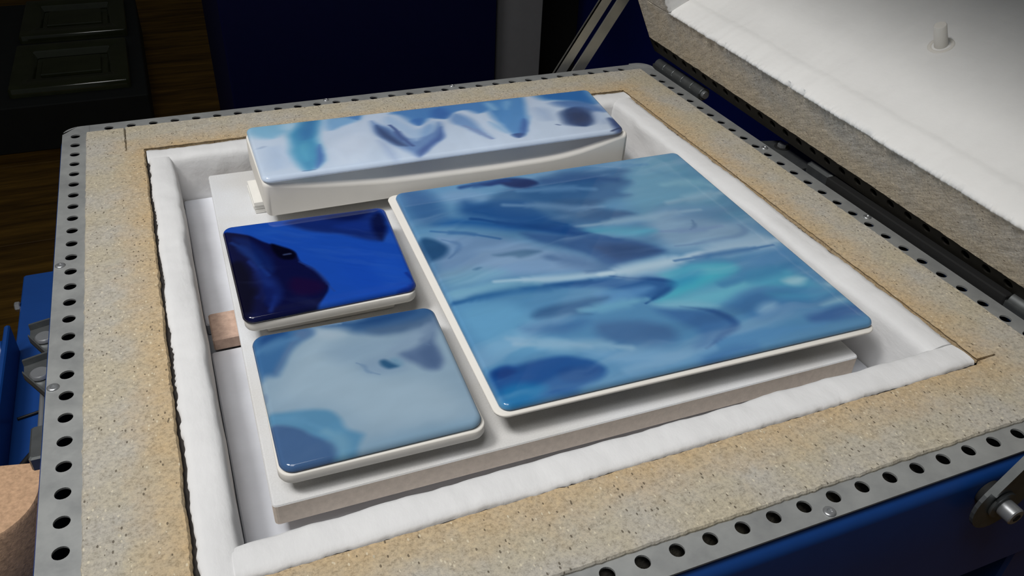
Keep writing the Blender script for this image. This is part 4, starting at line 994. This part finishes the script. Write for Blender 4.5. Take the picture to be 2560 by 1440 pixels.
# ================================================================== square slumping moulds
def slump_mould(c, yaw, hx, hy, r, zt, zr, foot, zb, name, label):
    prof = [(foot + 0.002, zb), (foot, zb + 0.0008), (foot * 0.8, zr - 0.0010), (0.0030, zr), (0.0008, zr + 0.0008), (0.0, zr + 0.0024), (0.0, zt - 0.0010), (0.0004, zt - 0.0003), (0.0012, zt)]
    V, F = ring_slab(c, yaw, hx, hy, r, prof, 7)
    return mesh(name, V, F, M_mould, smooth=True, auto=45, label=label, cat='mould', group='square slumping moulds')
slump_mould((0.4370, -0.4550), -0.034, 0.1757, 0.1757, 0.010, 0.0040, 0.0002, 0.045, -0.0022, 'slumping_mould', 'thin white square mould under the largest marbled blue glass plate')
slump_mould((0.1741, -0.5508), -0.030, 0.0750, 0.0775, 0.011, 0.0013, -0.0080, 0.018, -0.0200, 'slumping_mould', 'white square mould under the pale blue glass plate in the front corner')
slump_mould((0.1737, -0.3790), -0.012, 0.0742, 0.0752, 0.010, 0.0053, -0.0040, 0.018, -0.0200, 'slumping_mould', 'white square mould under the dark royal blue glass plate')

# ================================================================== fused glass with marbled pigment
def hash2(ix, iy, seed):
    h = (ix.astype(np.int64) * 374761393 + iy.astype(np.int64) * 668265263 + seed * 1442695041) & 0x7fffffff
    h = ((h ^ (h >> 13)) * 1274126177) & 0x7fffffff
    return ((h ^ (h >> 16)) & 0xffff) / 65535.0
def vnoise(x, y, seed):
    ix, iy = np.floor(x), np.floor(y); fx_, fy_ = x - ix, y - iy
    fx_ = fx_ ** 3 * (fx_ * (fx_ * 6 - 15) + 10); fy_ = fy_ ** 3 * (fy_ * (fy_ * 6 - 15) + 10)
    a, b = hash2(ix, iy, seed), hash2(ix + 1, iy, seed); c, d = hash2(ix, iy + 1, seed), hash2(ix + 1, iy + 1, seed)
    return (a + (b - a) * fx_) * (1 - fy_) + (c + (d - c) * fx_) * fy_ - 0.5
def fbm(x, y, seed, o=3):
    r = 0; a = 1.0
    for k in range(o):
        r = r + a * vnoise(x, y, seed + k); x = x * 2.03 + 7.1; y = y * 2.03 + 3.3; a *= 0.5
    return r
def seg_dist(u, v, p, q):
    d = np.array(q, float) - np.array(p, float); L = max(d @ d, 1e-12)
    t = np.clip(((u - p[0]) * d[0] + (v - p[1]) * d[1]) / L, 0, 1)
    return np.hypot(u - p[0] - t * d[0], v - p[1] - t * d[1])
def sstep(a, b, x):
    t = np.clip((x - a) / (b - a), 0, 1); return t * t * (3 - 2 * t)
def chaikin(pts, closed, n=2):
    P = np.array(pts, float)
    for _ in range(n):
        Q = np.roll(P, -1, 0) if closed else P[1:]
        A = P if closed else P[:-1]
        R_ = np.empty((len(A) * 2, 2)); R_[0::2] = A * 0.78 + Q * 0.22; R_[1::2] = A * 0.22 + Q * 0.78
        P = R_ if closed else np.vstack([P[:1], R_[1:-1], P[-1:]])
    return P
def pigment(u, v, key, W, H, warp, wf, wisp, sf, ang, sharp=1.0):
    """W, H plate size in metres; warp (m) and wf (1/m): swirl of the melt; wisp: strength of the drawn-out streaks, sf their (along, across) frequency"""
    base, layers = PATTERN[key]
    shp = u.shape
    u = u.ravel(); v = v.ravel()
    col = np.empty(u.shape + (3,)); col[:] = base
    X, Y = u * W, v * H
    dx = warp * (fbm(X * wf + 5, Y * wf + 1, 7) + 0.30 * fbm(X * wf * 3, Y * wf * 3, 17, 2))
    dy = warp * (fbm(X * wf + 31, Y * wf + 9, 27) + 0.30 * fbm(X * wf * 3 + 4, Y * wf * 3, 37, 2))
    wu, wv = u + dx / W, v + dy / H
    ca, sa = math.cos(ang), math.sin(ang)
    bx, by = X + 2.5 * dx, Y + 2.5 * dy
    al_, ac_ = bx * ca + by * sa, -bx * sa + by * ca
    for L in layers:
        if L[0] == 'P':
            _, c, soft, al, pts = L
            soft = max(soft * 1.25, 0.010) * sharp
            lo = np.min(pts, 0) - soft; hi = np.max(pts, 0) + soft
            ii = np.nonzero((wu > lo[0]) & (wu < hi[0]) & (wv > lo[1]) & (wv < hi[1]))[0]
            if len(ii) == 0: continue
            a, b = wu[ii], wv[ii]
            P = chaikin(pts, True)
            d = np.full(a.shape, 9.0); ins = np.zeros(a.shape, bool)
            n = len(P)
            for q_ in range(n):
                p, q = P[q_], P[(q_ + 1) % n]
                d = np.minimum(d, seg_dist(a, b, p, q))
                if p[1] != q[1]:
                    ins ^= ((p[1] > b) != (q[1] > b)) & (a < (q[0] - p[0]) * (b - p[1]) / (q[1] - p[1]) + p[0])
            sd = np.where(ins, d, -d)
            k = al * sstep(-soft * 0.55, soft * 0.75, sd)
        else:
            _, c, w, soft, al, pts = L
            soft = soft * 2.3 * sharp; al = al * 0.88
            lo = np.min(pts, 0) - soft - w; hi = np.max(pts, 0) + soft + w
            ii = np.nonzero((wu > lo[0]) & (wu < hi[0]) & (wv > lo[1]) & (wv < hi[1]))[0]
            if len(ii) == 0: continue
            a, b = wu[ii], wv[ii]
            P = chaikin(pts, False)
            d = np.full(a.shape, 9.0); n = len(P) - 1
            for q_ in range(n):
                ww = 0.30 + 0.70 * min(1.0, 4.0 * min(q_ + 0.5, n - q_ - 0.5) / n)
                d = np.minimum(d, seg_dist(a, b, P[q_], P[q_ + 1]) / ww)
            k = al * sstep(w * 0.5 + soft * 0.6, max(w * 0.5 - soft * 0.4, 0) - 1e-4, d)
        col[ii] = col[ii] * (1 - k[:, None]) + np.array(c, float) * k[:, None]
    st = fbm(al_ * sf[0], ac_ * sf[1], 57, 4); st2 = fbm(al_ * sf[0] * 0.7 + 3, ac_ * sf[1] * 0.6 + 8, 91, 4)
    lum = col.mean(1, keepdims=True)
    k1 = (wisp * sstep(0.02, 0.62, st))[:, None]; k2 = (wisp * 0.9 * sstep(0.05, 0.62, st2))[:, None]
    col = col * (1 - k1) + (col * 0.45 + np.array((176, 204, 228.0)) * 0.55) * k1
    col = col * (1 - k2) + (col * 0.70 + np.array((24, 60, 120.0)) * 0.22) * k2
    fine = fbm(al_ * sf[0] * 4, ac_ * sf[1] * 4, 123, 3)
    col = np.clip(col * (1 + 0.022 * fine[:, None]), 0, 255) / 255.0
    gain, gam = {'big': (0.95, 1.0), 'pale': (0.76, 1.0), 'dark': (0.92, 1.0), 'strip': (1.42, 1.22)}[key]
    lin_ = np.where(col <= 0.04045, col / 12.92, ((col + 0.055) / 1.055) ** 2.4)
    return (gain * lin_ ** gam).reshape(shp + (3,))

def glass_plate(key, corners, zt, thick, re, rc, name, label, NI=250, *swirl):
    BL, BR, FR, FL = (np.array(q) for q in corners)
    W = (np.linalg.norm(BR - BL) + np.linalg.norm(FR - FL)) / 2; H = (np.linalg.norm(FL - BL) + np.linalg.norm(FR - BR)) / 2
    def nodes(len_, n):
        e = np.array([0, .015, .05, .11, .19, .29, .41, .55, .70, .86, 1.0]) * re
        inner = np.linspace(re, len_ - re, n)[1:-1]
        return np.concatenate([e, inner, (len_ - e)[::-1]]) - len_ / 2
    nx, ny = (NI, max(60, int(NI * H / W))) if W >= H else (max(60, int(NI * W / H)), NI)
    gx, gy = nodes(W, nx), nodes(H, ny)
    X, Y = np.meshgrid(gx, gy)                   # Y grows to the front
    hx, hy = W / 2, H / 2
    px = (np.abs(X) - (hx - rc)) / rc; py = (np.abs(Y) - (hy - rc)) / rc
    cm = (px > 0) & (py > 0)
    m_ = np.maximum(px, py) / np.maximum(np.hypot(px, py), 1e-9)
    Xc = np.where(cm, np.sign(X) * (hx - rc + rc * px * m_), X); Yc = np.where(cm, np.sign(Y) * (hy - rc + rc * py * m_), Y)
    qx = np.abs(Xc) - (hx - rc); qy = np.abs(Yc) - (hy - rc)
    sd = np.hypot(np.maximum(qx, 0), np.maximum(qy, 0)) + np.minimum(np.maximum(qx, qy), 0) - rc
    di = np.clip(-sd, 0, re)
    Z = zt - re * (1 - np.sqrt(np.clip(1 - (1 - di / re) ** 2, 0, 1)))
    Z = Z - 0.0005 * np.exp(-np.clip(-sd, 0, 1) / 0.012)
    Z = np.where(di <= 1e-9, zt - re, Z)
    U = Xc / W + 0.5; Vv = Yc / H + 0.5
    P = ((1 - Vv)[..., None] * ((1 - U)[..., None] * BL + U[..., None] * BR) + Vv[..., None] * ((1 - U)[..., None] * FL + U[..., None] * FR))
    r, c = X.shape
    verts = np.concatenate([P, Z[..., None]], 2).reshape(-1, 3)
    idx = np.arange(r * c).reshape(r, c)
    quads = np.stack([idx[:-1, :-1], idx[1:, :-1], idx[1:, 1:], idx[:-1, 1:]], -1).reshape(-1, 4)
    ring = np.concatenate([idx[0, :-1], idx[:-1, -1], idx[-1, :0:-1], idx[:0:-1, 0]])
    cen = P.reshape(-1, 2).mean(0)
    cols = pigment(U, Vv, key, W, H, *swirl).reshape(-1, 3)
    vl = [verts]; cl = [cols]; F = quads.tolist(); prev = ring; n = r * c
    for ins, z in ((0.0, zt - thick + 0.0016), (0.0006, zt - thick + 0.0005), (0.0018, zt - thick)):
        b = verts[ring].copy(); dv = b[:, :2] - cen; b[:, :2] -= dv / np.linalg.norm(dv, axis=1)[:, None] * ins; b[:, 2] = z
        vl.append(b); cl.append(cols[ring] * 0.8); cur = np.arange(n, n + len(ring)); n += len(ring)
        nxt = np.roll(np.arange(len(ring)), -1)
        F += np.stack([prev, prev[nxt], cur[nxt], cur], -1).tolist(); prev = cur
    F.append(prev.tolist())
    Vall = np.concatenate(vl); Call = np.concatenate(cl)
    o = mesh(name, Vall, F, M_opal if key == 'strip' else M_glass, loc=(cen[0], cen[1], zt - thick), smooth=True, auto=60, label=label, cat='glass plate', group='fused glass plates')
    a = o.data.attributes.new('pigment', 'FLOAT_COLOR', 'POINT')
    a.data.foreach_set('color', np.concatenate([Call, np.ones((len(Call), 1))], 1).astype(np.float32).ravel())
    return o
glass_plate('big', [(.2745, -.2797), (.6178, -.2842), (.6072, -.6321), (.2603, -.6219)], 0.0105, 0.0063, 0.0042, 0.0085, 'glass_plate', 'largest square glass plate, marbled light and slate blue with cyan patches', 420, 0.0055, 14.0, 0.55, (6, 36), -0.10)
glass_plate('pale', [(.1003, -.4712), (.2523, -.4788), (.2444, -.628), (.0985, -.625)], 0.0080, 0.0065, 0.0046, 0.0105, 'glass_plate', 'pale ice blue square glass plate in the front corner, slate blue at its corners', 280, 0.0032, 24.0, 0.13, (7, 22), -0.25)
glass_plate('dark', [(.0981, -.2967), (.2569, -.3054), (.2476, -.4532), (.0978, -.4542)], 0.0120, 0.0065, 0.0046, 0.0095, 'glass_plate', 'deep royal blue square glass plate with near black swirls', 280, 0.0032, 26.0, 0.10, (14, 70), 0.5)
glass_plate('strip', [(.1461, -.1365), (.5679, -.1446), (.5538, -.2675), (.1449, -.2657)], 0.0405, 0.0062, 0.0042, 0.0085, 'glass_strip', 'long white glass strip with blue streaks bridging the box mould at the back', 520, 0.0034, 26.0, 0.12, (16, 9), 0.15)

# ================================================================== things around the kiln
# rounded firebrick at the left, on the ledge
rings = []
outline = []
for p in ((-0.079, -0.4420), (-0.079, -0.462)): outline.append(p)
for k in range(1, 13):
    a = math.radians(-90 * k / 12)
    outline.append((-0.127 + 0.048 * math.cos(a), -0.470 + 0.050 * math.sin(a)))
outline += [(-0.158, -0.520), (-0.158, -0.424)]
rg = np.random.RandomState(3)
for ins, z in ((0.001, -0.1995), (0, -0.198), (0, -0.150), (0.0005, -0.104), (0.0025, -0.1005), (0.005, -0.100)):
    cx, cy = -0.122, -0.470
    rings.append([(x + (cx - x) * ins / 0.045, y_ + (cy - y_) * ins / 0.045, z) for x, y_ in outline])
V, F = rings_loft(rings)
mesh('firebrick', V, F, M_fbrick, smooth=True, auto=35, label='round-cornered tan firebrick on the blue ledge, lower left of the kiln', cat='brick')
def tube(pts, r, n=10):
    pts = np.array(pts, float)
    t = np.linspace(0, 1, len(pts)); tt = np.linspace(0, 1, len(pts) * 8)
    P = np.stack([np.interp(tt, t, pts[:, k]) for k in range(3)], 1)
    for _ in range(6): P[1:-1] = (P[:-2] + 2 * P[1:-1] + P[2:]) / 4
    rings = []
    for i in range(len(P)):
        d = P[min(i + 1, len(P) - 1)] - P[max(i - 1, 0)]; d /= np.linalg.norm(d)
        a = np.cross(d, [0, 0, 1.0]); a /= max(np.linalg.norm(a), 1e-6); b = np.cross(d, a)
        rings.append([tuple(P[i] + r * (math.cos(q) * a + math.sin(q) * b)) for q in np.linspace(0, 6.2832, n, endpoint=False)])
    return rings_loft(rings)
V, F = tube([(-0.136, -0.262, -0.198), (-0.118, -0.258, -0.198), (-0.092, -0.250, -0.198), (-0.062, -0.246, -0.198)], 0.0016)
mesh('cable', V, F, M_cable, smooth=True, label='thin dark wire lying across the blue side ledge', cat='cable')
V, F = tube([(-0.134, -0.350, -0.196), (-0.118, -0.322, -0.196), (-0.095, -0.290, -0.196), (-0.064, -0.262, -0.196)], 0.0034)
mesh('cable', V, F, M_cable, smooth=True, label='thick black cable running under the toggle latch behind the firebrick', cat='cable')

# dark cabinets behind the kiln
cab = empty('tall_cabinet', (0.40, 0.45, -Z0), 'tall dark navy cabinet standing right behind the kiln', 'cabinet')
V, F = box(0.1630, 0.6000, 0.255, 0.70, -Z0, 0.55, 0.002)
mesh('cabinet_body', V, F, M_navy, cab)
V, F = box(0.1640, 0.5990, 0.250, 0.2545, -0.80, 0.545, 0.001)
mesh('door', V, F, M_navy, cab)
V, F = box(0.6040, 0.6890, 0.262, 0.40, -Z0, 0.55, 0.0015)
mesh('grey_post', V, F, M_grey, loc=(0.646, 0.33, -Z0), label='upright grey laminate post beside the navy cabinet', cat='post')
V, F = box(0.6930, 0.8400, 0.42, 0.75, -Z0, 0.55, 0.002)
mesh('black_cabinet', V, F, M_black, loc=(0.766, 0.58, -Z0), label='black cabinet side in the gap between grey post and lid stay', cat='cabinet')
bcab = empty('blue_cabinet', (1.5, 0.75, -Z0), 'wide blue cabinet behind the raised lid and hinge', 'cabinet')
V, F = box(0.8450, 2.20, 0.47, 0.95, -Z0, 0.50, 0.002)
mesh('cabinet_body', V, F, M_bluebox, bcab)
V, F = box(0.8460, 2.198, 0.465, 0.4695, -0.80, 0.495, 0.001)
mesh('door', V, F, M_bluebox, bcab)

# low dark chest on the floor with two glossy frames
V, F = box(-1.35, -0.0030, 1.9200, 3.10, -Z0, -0.700, 0.004)
mesh('low_chest', V, F, M_dullbox, loc=(-0.65, 2.5, -Z0), label='low dark chest on the wooden floor carrying two glossy frames', cat='chest')
def glossy_frame(x0, x1, y0, y1, label, ix=0.062, iy=0.095):
    fr = empty('glazed_frame', ((x0 + x1) / 2, (y0 + y1) / 2, -0.70), label, 'frame', 'glossy dark frames on the chest')
    zt = -0.700 + 0.030
    cx, cy, hx, hy = (x0 + x1) / 2, (y0 + y1) / 2, (x1 - x0) / 2, (y1 - y0) / 2
    rings = []
    for hx_, hy_, r, z in ((hx, hy, 0.012, -0.6999), (hx, hy, 0.012, zt - 0.006), (hx - 0.003, hy - 0.003, 0.010, zt - 0.001), (hx - 0.008, hy - 0.008, 0.008, zt),
                           (hx - ix + 0.008, hy - iy + 0.008, 0.012, zt), (hx - ix, hy - iy, 0.010, zt - 0.005), (hx - ix - 0.01, hy - iy - 0.01, 0.01, -0.690)):
        rings.append([(cx + p, cy + q, z) for p, q in rrect(hx_, hy_, r, 5)])
    V, F = rings_loft(rings, caps=False)
    mesh('frame_rim', V, F, M_glaze, fr, smooth=True, auto=40)
    V, F = box(cx - hx + ix + 0.004, cx + hx - ix - 0.004, cy - hy + iy + 0.004, cy + hy - iy - 0.004, -0.6998, -0.692, 0.001)
    mesh('frame_panel', V, F, M_glaze, fr)
    V, F = box(cx - hx + ix + 0.03, cx + hx - ix - 0.03, cy - hy + iy + 0.05, cy + hy - iy - 0.05, -0.6918, -0.678, 0.003)
    mesh('frame_block', V, F, M_glaze, fr)
glossy_frame(-0.430, -0.052, 2.00, 2.46, 'glossy dark square frame on the chest, the one nearer the kiln')
glossy_frame(-0.430, -0.046, 2.56, 3.04, 'glossy dark square frame on the chest, the one farther from the kiln')

for o in bpy.data.objects:
    if 'org' in o: del o['org']
